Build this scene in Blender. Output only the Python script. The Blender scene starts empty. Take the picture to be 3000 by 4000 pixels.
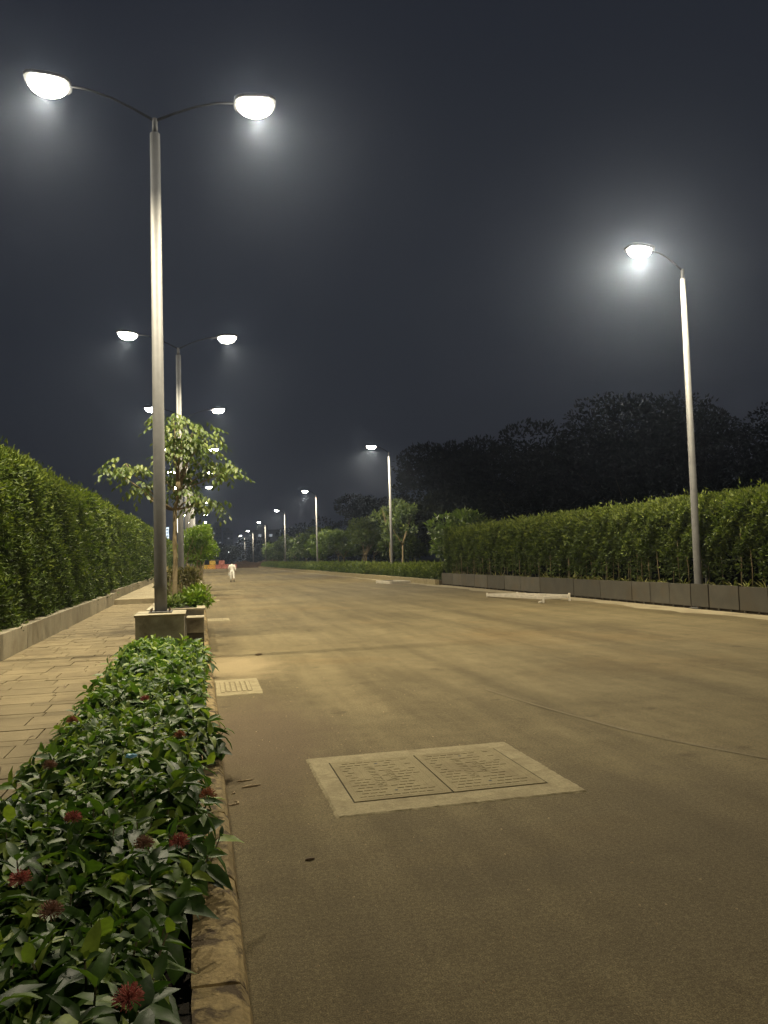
import bpy, bmesh, math, random
import numpy as np
from mathutils import Vector, Matrix, Euler

random.seed(7)
rng = np.random.default_rng(11)
scene = bpy.context.scene
R = math.radians

# ------------------------------------------------------------------ camera
CAM_H = 1.65
PITCH, YAW, ROLL = R(3.268), R(13.309), R(1.65)
cam_data = bpy.data.cameras.new('camera')
cam_data.sensor_fit = 'VERTICAL'
cam_data.sensor_height = 24.0
cam_data.lens = 24.0 * 1690.0 / 2212.0
cam_data.clip_start = 0.05
cam_data.clip_end = 4000
cam = bpy.data.objects.new('camera', cam_data)
scene.collection.objects.link(cam)
_f = Vector((math.sin(YAW) * math.cos(PITCH), math.cos(YAW) * math.cos(PITCH), math.sin(PITCH)))
_r = Vector((math.cos(YAW), -math.sin(YAW), 0))
_u = _r.cross(_f)
_cr = _r * math.cos(ROLL) - _u * math.sin(ROLL)
_cu = _u * math.cos(ROLL) + _r * math.sin(ROLL)
m = Matrix((_cr, _cu, -_f)).transposed().to_4x4()
m.translation = (0, 0, CAM_H)
cam.matrix_world = m
scene.camera = cam

# ------------------------------------------------------------------ world (night sky)
world = bpy.data.worlds.new('World')
scene.world = world
world.use_nodes = True
wn = world.node_tree
bg = wn.nodes['Background']
sky = wn.nodes.new('ShaderNodeTexSky')
sky.sky_type = 'NISHITA'
sky.sun_disc = False
sky.sun_elevation = R(1.0)
sky.sun_rotation = R(200)
sky.air_density = 1.0
sky.dust_density = 1.0
hsv = wn.nodes.new('ShaderNodeHueSaturation')
hsv.inputs['Saturation'].default_value = 0.5
wn.links.new(sky.outputs[0], hsv.inputs['Color'])
even = wn.nodes.new('ShaderNodeMix'); even.data_type = 'RGBA'
even.inputs[0].default_value = 0.85          # an even, overcast night glow over the thin twilight sky
even.inputs[7].default_value = (.60, .70, 1.0, 1)
wn.links.new(hsv.outputs[0], even.inputs[6])
wn.links.new(even.outputs[2], bg.inputs[0])
SKY_STRENGTH = 0.028
bg.inputs[1].default_value = SKY_STRENGTH
faint_sun_d = bpy.data.lights.new('added_faint_sun', 'SUN')  # faint cool sun lamp, added without a known moon
faint_sun_d.energy = 0.01
faint_sun_d.angle = R(5)
faint_sun_d.color = (0.8, 0.88, 1.0)
faint_sun = bpy.data.objects.new('added_faint_sun', faint_sun_d)
faint_sun.rotation_euler = (R(40), 0, R(200))
scene.collection.objects.link(faint_sun)

scene.view_settings.view_transform = 'Standard'
scene.view_settings.look = 'None'
scene.view_settings.exposure = 0.0
scene.view_settings.gamma = 1.0
cy = scene.cycles
cy.use_denoising = True
cy.max_bounces = 5
cy.diffuse_bounces = 3
cy.glossy_bounces = 2
cy.transmission_bounces = 3
cy.transparent_max_bounces = 6
cy.volume_bounces = 0
cy.sample_clamp_indirect = 4.0
cy.use_light_tree = True
LAMP_WATTS = 4700.0
LAMP_COLOR = (1.0, 0.885, 0.64)
HAZE_DENSITY = 0.0010

col = scene.collection

# ------------------------------------------------------------------ helpers
def tag(o, label=None, cat=None, group=None, kind=None):
    if label: o['label'] = label
    if cat: o['category'] = cat
    if group: o['group'] = group
    if kind: o['kind'] = kind
    return o

def empty(name, loc=(0, 0, 0), rz=0.0, label=None, cat=None, group=None):
    o = bpy.data.objects.new(name, None)
    o.empty_display_size = 0.2
    o.location = loc
    o.rotation_euler = (0, 0, rz)
    col.objects.link(o)
    return tag(o, label, cat, group)

def link(name, me, mat=None, parent=None, loc=None, rot=None, scale=None):
    o = bpy.data.objects.new(name, me)
    if mat is not None and not me.materials:
        me.materials.append(mat)
    col.objects.link(o)
    if parent is not None: o.parent = parent
    if loc is not None: o.location = loc
    if rot is not None: o.rotation_euler = rot
    if scale is not None: o.scale = scale
    return o

def copy_tree(o, parent=None):
    c = o.copy()
    col.objects.link(c)
    c.parent = parent
    for ch in list(o.children):
        copy_tree(ch, c)
    return c

class MB:
    def __init__(self):
        self.v = []; self.f = []
    def box(self, x0, x1, y0, y1, z0, z1):
        b = len(self.v)
        self.v += [(x0, y0, z0), (x1, y0, z0), (x1, y1, z0), (x0, y1, z0),
                   (x0, y0, z1), (x1, y0, z1), (x1, y1, z1), (x0, y1, z1)]
        self.f += [tuple(b + i for i in q) for q in
                   ((0, 3, 2, 1), (4, 5, 6, 7), (0, 1, 5, 4), (1, 2, 6, 5), (2, 3, 7, 6), (3, 0, 4, 7))]
        return self
    def tube(self, pts, radii, seg=8, cap=True):
        pts = [Vector(p) for p in pts]
        if not hasattr(radii, '__len__'): radii = [radii] * len(pts)
        b = len(self.v)
        prev = None
        for i, p in enumerate(pts):
            d = (pts[min(i + 1, len(pts) - 1)] - pts[max(i - 1, 0)]).normalized()
            ref = prev if prev is not None else (Vector((1, 0, 0)) if abs(d.x) < 0.9 else Vector((0, 1, 0)))
            a = (ref - d * ref.dot(d)).normalized()
            prev = a
            c = d.cross(a)
            for k in range(seg):
                t = 2 * math.pi * k / seg
                self.v.append(tuple(p + (a * math.cos(t) + c * math.sin(t)) * radii[i]))
        for i in range(len(pts) - 1):
            for k in range(seg):
                k2 = (k + 1) % seg
                self.f.append((b + i * seg + k, b + i * seg + k2, b + (i + 1) * seg + k2, b + (i + 1) * seg + k))
        if cap:
            self.f.append(tuple(b + k for k in reversed(range(seg))))
            n = b + (len(pts) - 1) * seg
            self.f.append(tuple(n + k for k in range(seg)))
        return self
    def mesh(self, name, smooth=False, bevel=0.0):
        me = bpy.data.meshes.new(name)
        me.from_pydata(self.v, [], self.f)
        if bevel > 0:
            bm = bmesh.new(); bm.from_mesh(me)
            es = [e for e in bm.edges if len(e.link_faces) == 2 and e.calc_face_angle(0) > 0.6]
            bmesh.ops.bevel(bm, geom=es, offset=bevel, segments=2, affect='EDGES', profile=0.6)
            bm.to_mesh(me); bm.free()
        if smooth:
            me.polygons.foreach_set('use_smooth', np.ones(len(me.polygons), dtype=bool))
        me.update()
        return me
    def build(self, name, mat, parent=None, smooth=False, bevel=0.0, loc=None):
        return link(name, self.mesh(name, smooth, bevel), mat, parent, loc)

def tri_mesh(name, V, T, tint=None, smooth=False):
    me = bpy.data.meshes.new(name)
    V = np.ascontiguousarray(V, dtype=np.float32); T = np.ascontiguousarray(T, dtype=np.int32)
    me.vertices.add(len(V)); me.vertices.foreach_set('co', V.ravel())
    me.loops.add(T.size); me.loops.foreach_set('vertex_index', T.ravel())
    me.polygons.add(len(T))
    me.polygons.foreach_set('loop_start', np.arange(0, T.size, 3, dtype=np.int32))
    if smooth: me.polygons.foreach_set('use_smooth', np.ones(len(T), dtype=bool))
    me.update(calc_edges=True)
    if tint is not None:
        a = me.attributes.new('tint', 'FLOAT', 'POINT')
        a.data.foreach_set('value', np.ascontiguousarray(tint, dtype=np.float32))
    return me

def unit(a):
    return a / np.maximum(np.linalg.norm(a, axis=1, keepdims=True), 1e-9)

def leaves_simple(P, D, L, W, tint, fold=0.25, n0=None):
    """folded two-triangle leaves"""
    n = len(P)
    D = unit(D)
    rnd = rng.normal(size=(n, 3)) if n0 is None else n0 + rng.normal(size=(n, 3)) * 0.45
    S = unit(np.cross(D, rnd)); N = np.cross(S, D)
    L = np.broadcast_to(np.asarray(L, float), (n,))[:, None]; W = np.broadcast_to(np.asarray(W, float), (n,))[:, None]
    V = np.empty((n, 4, 3))
    V[:, 0] = P
    V[:, 1] = P + D * L * .45 + S * W * .5 + N * W * fold
    V[:, 2] = P + D * L - N * L * .12
    V[:, 3] = P + D * L * .45 - S * W * .5 + N * W * fold
    b = (np.arange(n) * 4)[:, None, None]
    T = np.array([[0, 1, 2], [0, 2, 3]])[None] + b
    return V.reshape(-1, 3), T.reshape(-1, 3), np.repeat(tint, 4)

LEAF_T = np.array([[0, 2, 1], [0, 3, 2], [1, 2, 5], [1, 5, 4], [2, 3, 6], [2, 6, 5], [4, 5, 7], [5, 6, 7]])
def leaves_full(P, D, N, L, W, droop, tint, wm=(0.92, 0.86)):
    """eight-triangle leaves with a midrib fold and a drooping tip"""
    n = len(P)
    D = unit(D); S = unit(np.cross(D, N)); N = np.cross(S, D)
    L = np.broadcast_to(np.asarray(L, float), (n,))[:, None]; W = np.broadcast_to(np.asarray(W, float), (n,))[:, None]
    dr = np.broadcast_to(np.asarray(droop, float), (n,))[:, None]
    def c(t): return P + D * L * t - N * L * dr * t * t
    V = np.empty((n, 8, 3))
    V[:, 0] = c(0)
    for i, (t, w) in enumerate(((.32, wm[0]), (.68, wm[1]))):
        cc = c(t)
        V[:, 1 + 3 * i] = cc + S * W * .5 * w + N * W * .16
        V[:, 2 + 3 * i] = cc
        V[:, 3 + 3 * i] = cc - S * W * .5 * w + N * W * .16
    V[:, 7] = c(1.0)
    T = LEAF_T[None] + (np.arange(n) * 8)[:, None, None]
    return V.reshape(-1, 3), T.reshape(-1, 3), np.repeat(tint, 8)

def merge(parts):
    Vs, Ts, Cs, o = [], [], [], 0
    for V, T, C in parts:
        Vs.append(V); Ts.append(T + o); Cs.append(C); o += len(V)
    return np.concatenate(Vs), np.concatenate(Ts), np.concatenate(Cs)

def wave(p, s, seed=0.0):
    """smooth pseudo-noise in -1..1 on points (n,3)"""
    x, y, z = p[:, 0] * s, p[:, 1] * s, p[:, 2] * s
    return (np.sin(x * 1.7 + y * 2.3 + seed) * np.cos(z * 2.1 - y * 1.1 + seed * 2.1)
            + .6 * np.sin(y * 3.7 + z * 3.1 - x * 1.3 + seed * 1.3)
            + .4 * np.cos(x * 6.1 - z * 5.3 + y * 4.7 + seed * .7)) / 2.0

# ------------------------------------------------------------------ materials
def new_mat(name):
    mt = bpy.data.materials.new(name)
    mt.use_nodes = True
    nt = mt.node_tree
    return mt, nt, nt.nodes['Principled BSDF']

def node(nt, t, **kw):
    n = nt.nodes.new(t)
    for k, v in kw.items(): setattr(n, k, v)
    return n

def pos_vec(nt, scale=(1, 1, 1)):
    g = node(nt, 'ShaderNodeNewGeometry')
    mp = node(nt, 'ShaderNodeMapping')
    mp.inputs['Scale'].default_value = scale
    nt.links.new(g.outputs['Position'], mp.inputs['Vector'])
    return mp.outputs[0]

def noise(nt, vec, scale, detail=6, rough=.6, dist=0.0):
    n = node(nt, 'ShaderNodeTexNoise')
    n.inputs['Scale'].default_value = scale
    n.inputs['Detail'].default_value = detail
    n.inputs['Roughness'].default_value = rough
    n.inputs['Distortion'].default_value = dist
    nt.links.new(vec, n.inputs['Vector'])
    return n.outputs['Fac']

def ramp(nt, fac, stops):
    r = node(nt, 'ShaderNodeValToRGB')
    e = r.color_ramp.elements
    while len(e) < len(stops): e.new(0.5)
    for i, (p, c) in enumerate(stops):
        e[i].position = p
        e[i].color = c if len(c) == 4 else (*c, 1)
    nt.links.new(fac, r.inputs[0])
    return r.outputs[0]

def mix(nt, a, b, fac, mode='MIX'):
    mx = node(nt, 'ShaderNodeMix', data_type='RGBA', blend_type=mode)
    for sock, val in ((mx.inputs[0], fac), (mx.inputs[6], a), (mx.inputs[7], b)):
        if hasattr(val, 'is_linked') or hasattr(val, 'links'): nt.links.new(val, sock)
        elif isinstance(val, (int, float)): sock.default_value = val
        else: sock.default_value = (*val, 1) if len(val) == 3 else val
    return mx.outputs[2]

def bump(nt, bsdf, height, strength=.3, dist=.01):
    b = node(nt, 'ShaderNodeBump')
    b.inputs['Strength'].default_value = strength
    b.inputs['Distance'].default_value = dist
    nt.links.new(height, b.inputs['Height'])
    nt.links.new(b.outputs[0], bsdf.inputs['Normal'])

def stone_mat(name, a, b, scale=6.0, rough=.85, bmp=.25, fine=90.0, stain=None, obj_rand=0.0, stain_scale=1.3, stain_pos=(.48, .7)):
    warm = lambda q: None if q is None else (q[0], q[1] * .975, q[2] * .84)   # lamp warmth put into every stone colour, as the lamps are paler
    a, b, stain = warm(a), warm(b), warm(stain)
    mt, nt, bs = new_mat(name)
    v = pos_vec(nt)
    c = ramp(nt, noise(nt, v, scale), [(.3, a), (.7, b)])
    fn = noise(nt, v, fine, 3, .7)
    c = mix(nt, c, ramp(nt, fn, [(.3, (.55, .55, .55)), (.7, (1.3, 1.3, 1.3))]), .55, 'MULTIPLY')
    if stain is not None:
        s = ramp(nt, noise(nt, v, stain_scale, 8, .65, .4), [(stain_pos[0], (0, 0, 0)), (stain_pos[1], (1, 1, 1))])
        c = mix(nt, c, stain, s)
    if obj_rand:
        oi = node(nt, 'ShaderNodeObjectInfo')
        g = ramp(nt, oi.outputs['Random'], [(0, (1 - obj_rand,) * 3), (1, (1 + obj_rand,) * 3)])
        c = mix(nt, c, g, 1.0, 'MULTIPLY')
    nt.links.new(c, bs.inputs['Base Color'])
    bs.inputs['Roughness'].default_value = rough
    bs.inputs['Specular IOR Level'].default_value = .25
    bump(nt, bs, fn, bmp, .006)
    return mt

def plain_mat(name, c, rough=.6, metallic=0.0, var=.25, scale=8.0, spec=.4, fine=0):
    mt, nt, bs = new_mat(name)
    v = pos_vec(nt)
    k = noise(nt, v, scale, 5, .6)
    cc = ramp(nt, k, [(.3, tuple(x * (1 - var) for x in c)), (.7, tuple(min(1, x * (1 + var)) for x in c))])
    nt.links.new(cc, bs.inputs['Base Color'])
    bs.inputs['Roughness'].default_value = rough
    bs.inputs['Metallic'].default_value = metallic
    bs.inputs['Specular IOR Level'].default_value = spec
    if fine: bump(nt, bs, noise(nt, v, fine, 3, .6), .2, .004)
    return mt

def leaf_mat(name, stops, source='attr', rough=.38, trans=.32, spec=.45, veins=False):
    mt, nt, bs = new_mat(name)
    if source == 'attr':
        a = node(nt, 'ShaderNodeAttribute', attribute_name='tint')
        f = a.outputs['Fac']
    else:
        f = node(nt, 'ShaderNodeObjectInfo').outputs['Random']
    c = ramp(nt, f, stops)
    v = pos_vec(nt)
    c = mix(nt, c, ramp(nt, noise(nt, v, 30 if veins else 6, 4, .6), [(.3, (.72, .72, .72)), (.7, (1.22, 1.22, 1.22))]), 1.0, 'MULTIPLY')
    nt.links.new(c, bs.inputs['Base Color'])
    bs.inputs['Roughness'].default_value = rough
    bs.inputs['Specular IOR Level'].default_value = spec
    tr = node(nt, 'ShaderNodeBsdfTranslucent')
    tc = mix(nt, c, (1.0, 1.15, .45), 1.0, 'MULTIPLY')
    nt.links.new(tc, tr.inputs['Color'])
    ms = node(nt, 'ShaderNodeMixShader')
    ms.inputs[0].default_value = trans
    nt.links.new(bs.outputs[0], ms.inputs[1]); nt.links.new(tr.outputs[0], ms.inputs[2])
    nt.links.new(ms.outputs[0], nt.nodes['Material Output'].inputs['Surface'])
    if veins:
        bump(nt, bs, noise(nt, v, 60, 3, .6), .25, .003)
    return mt

def emit_mat(name, c, strength):
    mt, nt, bs = new_mat(name)
    bs.inputs['Base Color'].default_value = (.6, .6, .6, 1)
    bs.inputs['Emission Color'].default_value = (*c, 1)
    bs.inputs['Emission Strength'].default_value = strength
    return mt

# road: dusty tan asphalt with long streaks, blotches and grit
def road_mat():
    mt, nt, bs = new_mat('dusty_asphalt')
    v = pos_vec(nt)
    vs = pos_vec(nt, (1.0, .12, 1.0))          # streaks along the traffic
    vx = pos_vec(nt, (.10, 1.0, 1.0))          # faint screed bands across
    c = ramp(nt, noise(nt, v, .35, 8, .62, .3), [(.30, (.156, .126, .066)), (.55, (.182, .149, .081)), (.75, (.202, .168, .094))])
    c = mix(nt, c, ramp(nt, noise(nt, vs, 1.3, 7, .68), [(.34, (.68, .66, .62)), (.64, (1.20, 1.20, 1.20))]), .8, 'MULTIPLY')
    vt = pos_vec(nt, (1.0, .012, 1.0))         # wheel tracks
    c = mix(nt, c, ramp(nt, noise(nt, vt, .9, 4, .6), [(.36, (.78, .77, .75)), (.62, (1.10, 1.10, 1.10))]), .9, 'MULTIPLY')
    c = mix(nt, c, ramp(nt, noise(nt, vx, .55, 5, .6), [(.36, (.74, .73, .70)), (.60, (1.12, 1.12, 1.12))]), .4, 'MULTIPLY')
    c = mix(nt, c, ramp(nt, noise(nt, v, 3.0, 8, .7), [(.3, (.78, .76, .72)), (.7, (1.15, 1.15, 1.15))]), .8, 'MULTIPLY')
    red = ramp(nt, noise(nt, v, .22, 5, .6, .5), [(.52, (0, 0, 0)), (.68, (1, 1, 1))])
    c = mix(nt, c, mix(nt, c, (1.0, .91, .80), 1.0, 'MULTIPLY'), red)
    # drift of sand left at the kerb by the drain, a damp red stain nearer, and foreground dimness painted in
    def blot(px, py, sx, sy, colr, k):
        g = node(nt, 'ShaderNodeNewGeometry')
        mp = node(nt, 'ShaderNodeMapping')
        mp.inputs['Location'].default_value = (-px / sx, -py / sy, 0)
        mp.inputs['Scale'].default_value = (1 / sx, 1 / sy, 0)
        nt.links.new(g.outputs['Position'], mp.inputs['Vector'])
        ln = node(nt, 'ShaderNodeVectorMath', operation='LENGTH')
        nt.links.new(mp.outputs[0], ln.inputs[0])
        ad_ = node(nt, 'ShaderNodeMath', operation='MULTIPLY_ADD')
        nt.links.new(noise(nt, v, 2.2, 6, .65), ad_.inputs[0]); ad_.inputs[1].default_value = 1.3
        nt.links.new(ln.outputs['Value'], ad_.inputs[2])
        f = ramp(nt, ad_.outputs[0], [(.9, (k, k, k)), (1.0, (k * .5,) * 3)])
        r2 = node(nt, 'ShaderNodeMapRange')
        r2.inputs[1].default_value = 1.05; r2.inputs[2].default_value = 1.75; r2.inputs[3].default_value = k; r2.inputs[4].default_value = 0
        nt.links.new(ad_.outputs[0], r2.inputs[0])
        return mix(nt, c, colr, r2.outputs[0])
    spots_ = ramp(nt, noise(nt, v, 1.7, 3, .5), [(.66, (0, 0, 0)), (.74, (1, 1, 1))])
    c = mix(nt, c, mix(nt, c, (.62, .60, .58), 1.0, 'MULTIPLY'), spots_)
    vo = node(nt, 'ShaderNodeTexVoronoi'); vo.inputs['Scale'].default_value = 55
    nt.links.new(v, vo.inputs['Vector'])
    c = mix(nt, c, ramp(nt, vo.outputs['Distance'], [(.08, (1.55, 1.5, 1.4)), (.22, (1, 1, 1)), (.75, (.80, .79, .77))]), .6, 'MULTIPLY')
    c = blot(.55, 12.6, .75, 1.5, (.30, .235, .13), .75)
    c = blot(.5, 7.6, .9, 2.4, (.125, .088, .052), .65)
    c = blot(4.0, 3.4, 4.5, 2.6, (.100, .080, .050), .5)  # broad dark blot paints the dim foreground into the road colour
    g1 = noise(nt, v, 160, 3, .75)
    g2 = noise(nt, v, 45, 5, .7)
    c = mix(nt, c, ramp(nt, g1, [(.34, (.35, .35, .35)), (.5, (1, 1, 1)), (.66, (1.7, 1.68, 1.6))]), .85, 'MULTIPLY')
    c = mix(nt, c, ramp(nt, g2, [(.34, (.62, .6, .57)), (.62, (1.15, 1.15, 1.15))]), .8, 'MULTIPLY')
    nt.links.new(c, bs.inputs['Base Color'])
    bs.inputs['Roughness'].default_value = .88
    bs.inputs['Specular IOR Level'].default_value = .2
    ad = node(nt, 'ShaderNodeMath', operation='ADD')
    nt.links.new(g1, ad.inputs[0]); nt.links.new(g2, ad.inputs[1])
    bump(nt, bs, ad.outputs[0], .55, .008)
    return mt

M = {}
M['road'] = road_mat()
M['soil'] = stone_mat('dry_soil', (.05, .038, .025), (.10, .08, .05), 3, bmp=.6)
M['dark_soil'] = stone_mat('damp_soil', (.018, .014, .010), (.04, .03, .02), 5, bmp=.6)
M['sand'] = stone_mat('sandy_dust', (.24, .205, .145), (.33, .285, .205), 2.5, bmp=.4, stain=(.17, .135, .09))
M['slab'] = stone_mat('paving_slab', (.16, .129, .080), (.205, .167, .106), 4, bmp=.35, stain=(.115, .09, .055), obj_rand=.13)
M['joint'] = stone_mat('paving_joint', (.085, .068, .044), (.13, .105, .07), 9)
M['kerb'] = stone_mat('weathered_kerb', (.21, .155, .078), (.31, .24, .125), 7, bmp=1.0, fine=45, stain=(.060, .040, .020), obj_rand=.18, stain_scale=7, stain_pos=(.50, .60))
M['granite'] = stone_mat('grey_granite', (.37, .35, .33), (.45, .43, .40), 3, rough=.6, bmp=.15, fine=170, stain=(.10, .088, .068), obj_rand=.10)
M['dark_granite'] = stone_mat('dark_granite', (.068, .064, .059), (.098, .091, .083), 2, rough=.55, bmp=.12, fine=170, stain=(.085, .07, .052), obj_rand=.22)
M['coping'] = stone_mat('pale_coping', (.30, .275, .22), (.38, .35, .29), 4, rough=.7, bmp=.15, stain=(.22, .18, .12))
M['wall_granite'] = stone_mat('low_wall_granite', (.19, .17, .135), (.25, .225, .18), 3, rough=.7, bmp=.2, stain=(.14, .115, .08), obj_rand=.12)
M['pale_concrete'] = stone_mat('pale_concrete', (.245, .208, .132), (.32, .275, .180), 9, bmp=.8, fine=60, stain=(.185, .150, .090), stain_scale=5)
M['cast_cover'] = stone_mat('dusty_cast_cover', (.215, .180, .108), (.265, .225, .138), 5, bmp=.4, stain=(.175, .14, .082), stain_scale=2.5)
M['scrape'] = stone_mat('scraped_asphalt', (.175, .147, .098), (.205, .172, .115), 9, bmp=.5, stain=(.165, .135, .085), stain_scale=4, stain_pos=(.42, .55))
M['gully_dirt'] = stone_mat('packed_gully_dirt', (.15, .118, .07), (.21, .17, .105), 9)
M['dark_gap'] = stone_mat('painted_gap_shade', (.022, .017, .011), (.05, .038, .024), 9)  # near-black colour stands in for the shade deep in gaps and openings
M['steel'] = plain_mat('galvanised_steel', (.128, .126, .122), .6, .05, .15, 5)
M['steel_dark'] = plain_mat('lamp_housing_grey', (.10, .10, .10), .5, .3, .1)
M['arm'] = plain_mat('dark_arm_paint', (.022, .022, .024), .8, 0, .1, spec=.1)
M['bolt'] = plain_mat('rusty_bolt', (.16, .11, .07), .7, .3)
M['lens'] = emit_mat('lamp_lens', (1.0, .93, .76), 85.0)
M['lens_far'] = emit_mat('cool_lamp_lens', (.9, .95, 1.0), 14.0)
M['lantern'] = emit_mat('warm_lantern', (1.0, .92, .72), 3.0)
M['bark'] = stone_mat('pale_bark', (.17, .135, .085), (.26, .21, .14), 14, bmp=.6, fine=50)
M['dark_bark'] = stone_mat('dark_bark', (.07, .055, .038), (.11, .09, .06), 9, bmp=.6, fine=40)
M['twig'] = plain_mat('green_twig', (.11, .10, .05), .7)
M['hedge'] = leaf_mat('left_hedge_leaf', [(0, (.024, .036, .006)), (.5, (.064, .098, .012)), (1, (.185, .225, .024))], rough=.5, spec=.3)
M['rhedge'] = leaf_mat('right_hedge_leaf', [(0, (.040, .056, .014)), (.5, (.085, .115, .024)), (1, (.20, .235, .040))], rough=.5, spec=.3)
M['core'] = plain_mat('hedge_core_shade', (.010, .013, .005), .95, 0, .5, 4, spec=.1)  # near-black colour standing in for the shade inside hedges
M['ixora'] = leaf_mat('ixora_leaf', [(0, (.026, .056, .013)), (.55, (.060, .118, .022)), (.85, (.11, .185, .030)), (1, (.24, .31, .05))], rough=.45, trans=.28, spec=.28, veins=True)
M['ixora_one'] = leaf_mat('ixora_single_leaf', [(0, (.028, .060, .013)), (.55, (.064, .124, .022)), (.85, (.12, .195, .030)), (1, (.25, .32, .05))], 'obj', rough=.45, trans=.28, spec=.28, veins=True)
M['tree'] = leaf_mat('street_tree_leaf', [(0, (.075, .105, .028)), (.5, (.12, .165, .045)), (1, (.22, .25, .07))], rough=.45, trans=.4)
M['tree_one'] = leaf_mat('street_tree_single_leaf', [(0, (.055, .085, .02)), (.5, (.09, .135, .03)), (1, (.17, .20, .04))], 'obj', rough=.45, trans=.4)
M['lime'] = leaf_mat('lime_leaf', [(0, (.07, .12, .015)), (.5, (.13, .20, .022)), (1, (.22, .28, .03))], trans=.4)
M['brownleaf'] = leaf_mat('olive_brown_leaf', [(0, (.06, .055, .02)), (.5, (.11, .10, .035)), (1, (.20, .16, .06))], rough=.6)
M['bush'] = leaf_mat('roadside_bush_leaf', [(0, (.05, .075, .018)), (.5, (.095, .14, .03)), (1, (.20, .24, .05))], rough=.5)
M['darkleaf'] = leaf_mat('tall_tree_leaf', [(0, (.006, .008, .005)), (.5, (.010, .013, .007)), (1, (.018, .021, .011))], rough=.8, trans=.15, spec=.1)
M['strap'] = leaf_mat('strap_leaf', [(0, (.07, .08, .02)), (.5, (.14, .14, .04)), (1, (.26, .24, .09))], rough=.5)
M['flower_red'] = plain_mat('red_petal', (.34, .095, .07), .85, 0, .5, 60)
M['flower_rust'] = plain_mat('faded_rust_petal', (.36, .155, .075), .85, 0, .5, 60)
M['flower_brown'] = plain_mat('withered_petal', (.22, .11, .065), .8)
M['blue'] = plain_mat('sky_blue_plastic', (.16, .42, .60), .4)
M['white'] = plain_mat('white_paint', (.52, .47, .38), .6, 0, .15, 5)
M['yellow'] = plain_mat('yellow_plastic', (.55, .36, .05), .5)
M['orange'] = plain_mat('amber_plastic', (.60, .30, .04), .5)
M['redp'] = plain_mat('faded_red_plastic', (.42, .14, .10), .55)
M['black'] = plain_mat('black_rubber', (.02, .02, .02), .7)
M['cloth'] = plain_mat('white_cotton', (.72, .69, .62), .9, 0, .08, 12)
M['skin'] = plain_mat('skin', (.25, .14, .085), .6)
M['hair'] = plain_mat('black_hair', (.012, .010, .009), .5)
M['facade'] = plain_mat('pale_facade', (.55, .58, .60), .8, 0, .08, .1)
M['facade_dark'] = plain_mat('grey_facade', (.12, .12, .125), .8, 0, .1, .1)
M['glass'] = plain_mat('dark_window', (.02, .022, .028), .15, 0, .2, .5, spec=.6)
M['lit_pane'] = emit_mat('lit_window', (.85, .9, 1.0), .45)
M['dirt'] = stone_mat('brown_earth', (.10, .065, .042), (.16, .105, .07), .8, bmp=.6, fine=8)
M['dry'] = plain_mat('dry_husk', (.40, .30, .17), .8)
M['dry_dark'] = plain_mat('dry_brown_leaf', (.11, .075, .04), .8)
M['grey_sign'] = plain_mat('grey_board', (.30, .31, .31), .6)

# ------------------------------------------------------------------ ground, road, paths
def sheet(name, x0, x1, y0, y1, z, mat, nx=1, ny=1, kind='structure', parent=None):
    v = [(x0 + (x1 - x0) * i / nx, y0 + (y1 - y0) * j / ny, z) for j in range(ny + 1) for i in range(nx + 1)]
    f = [(j * (nx + 1) + i, j * (nx + 1) + i + 1, (j + 1) * (nx + 1) + i + 1, (j + 1) * (nx + 1) + i) for j in range(ny) for i in range(nx)]
    me = bpy.data.meshes.new(name); me.from_pydata(v, [], f)
    o = link(name, me, mat, parent)
    if kind: o['kind'] = kind
    return o

sheet('ground', -1500, 1500, -60, 2400, -.03, M['soil'])
sheet('road', .08, 13.0, -20, 196, 0.0, M['road'])
sheet('cross_road', -60, 90, 196.0, 212, -.004, M['road'])
# sandy gutter strip along the right wall, with an uneven inner edge
_v, _fc = [], []
_n = 260
for i in range(_n + 1):
    y = 4 + (176 - 4) * i / _n
    e = 12.15 + .14 * math.sin(y * .9) + .09 * math.sin(y * 2.7 + 1) + random.uniform(-.06, .06)
    _v += [(e, y, .004), (13.02, y, .004)]
for i in range(_n):
    _fc.append((2 * i, 2 * i + 1, 2 * i + 3, 2 * i + 2))
_me = bpy.data.meshes.new('sand_strip'); _me.from_pydata(_v, [], _fc)
tag(link('sand_strip', _me, M['sand']), kind='structure')
# pale scrape left on the asphalt beyond the manhole
_v, _fc = [], []
_pts = [(3.36, 9.1), (3.45, 8.4), (3.54, 7.78), (3.65, 7.2), (3.77, 6.59), (3.88, 6.2), (4.0, 5.89), (4.26, 5.32), (4.5, 4.7)]
for i, (x, y) in enumerate(_pts):
    w = random.uniform(.006, .022)
    _v += [(x - w, y, .004), (x + w, y + .01, .004)]
    if i: _fc.append((2 * i - 2, 2 * i - 1, 2 * i + 1, 2 * i))
_me = bpy.data.meshes.new('scrape_mark'); _me.from_pydata(_v, [], _fc)
tag(link('scrape_mark', _me, M['scrape']), kind='structure')

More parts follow.
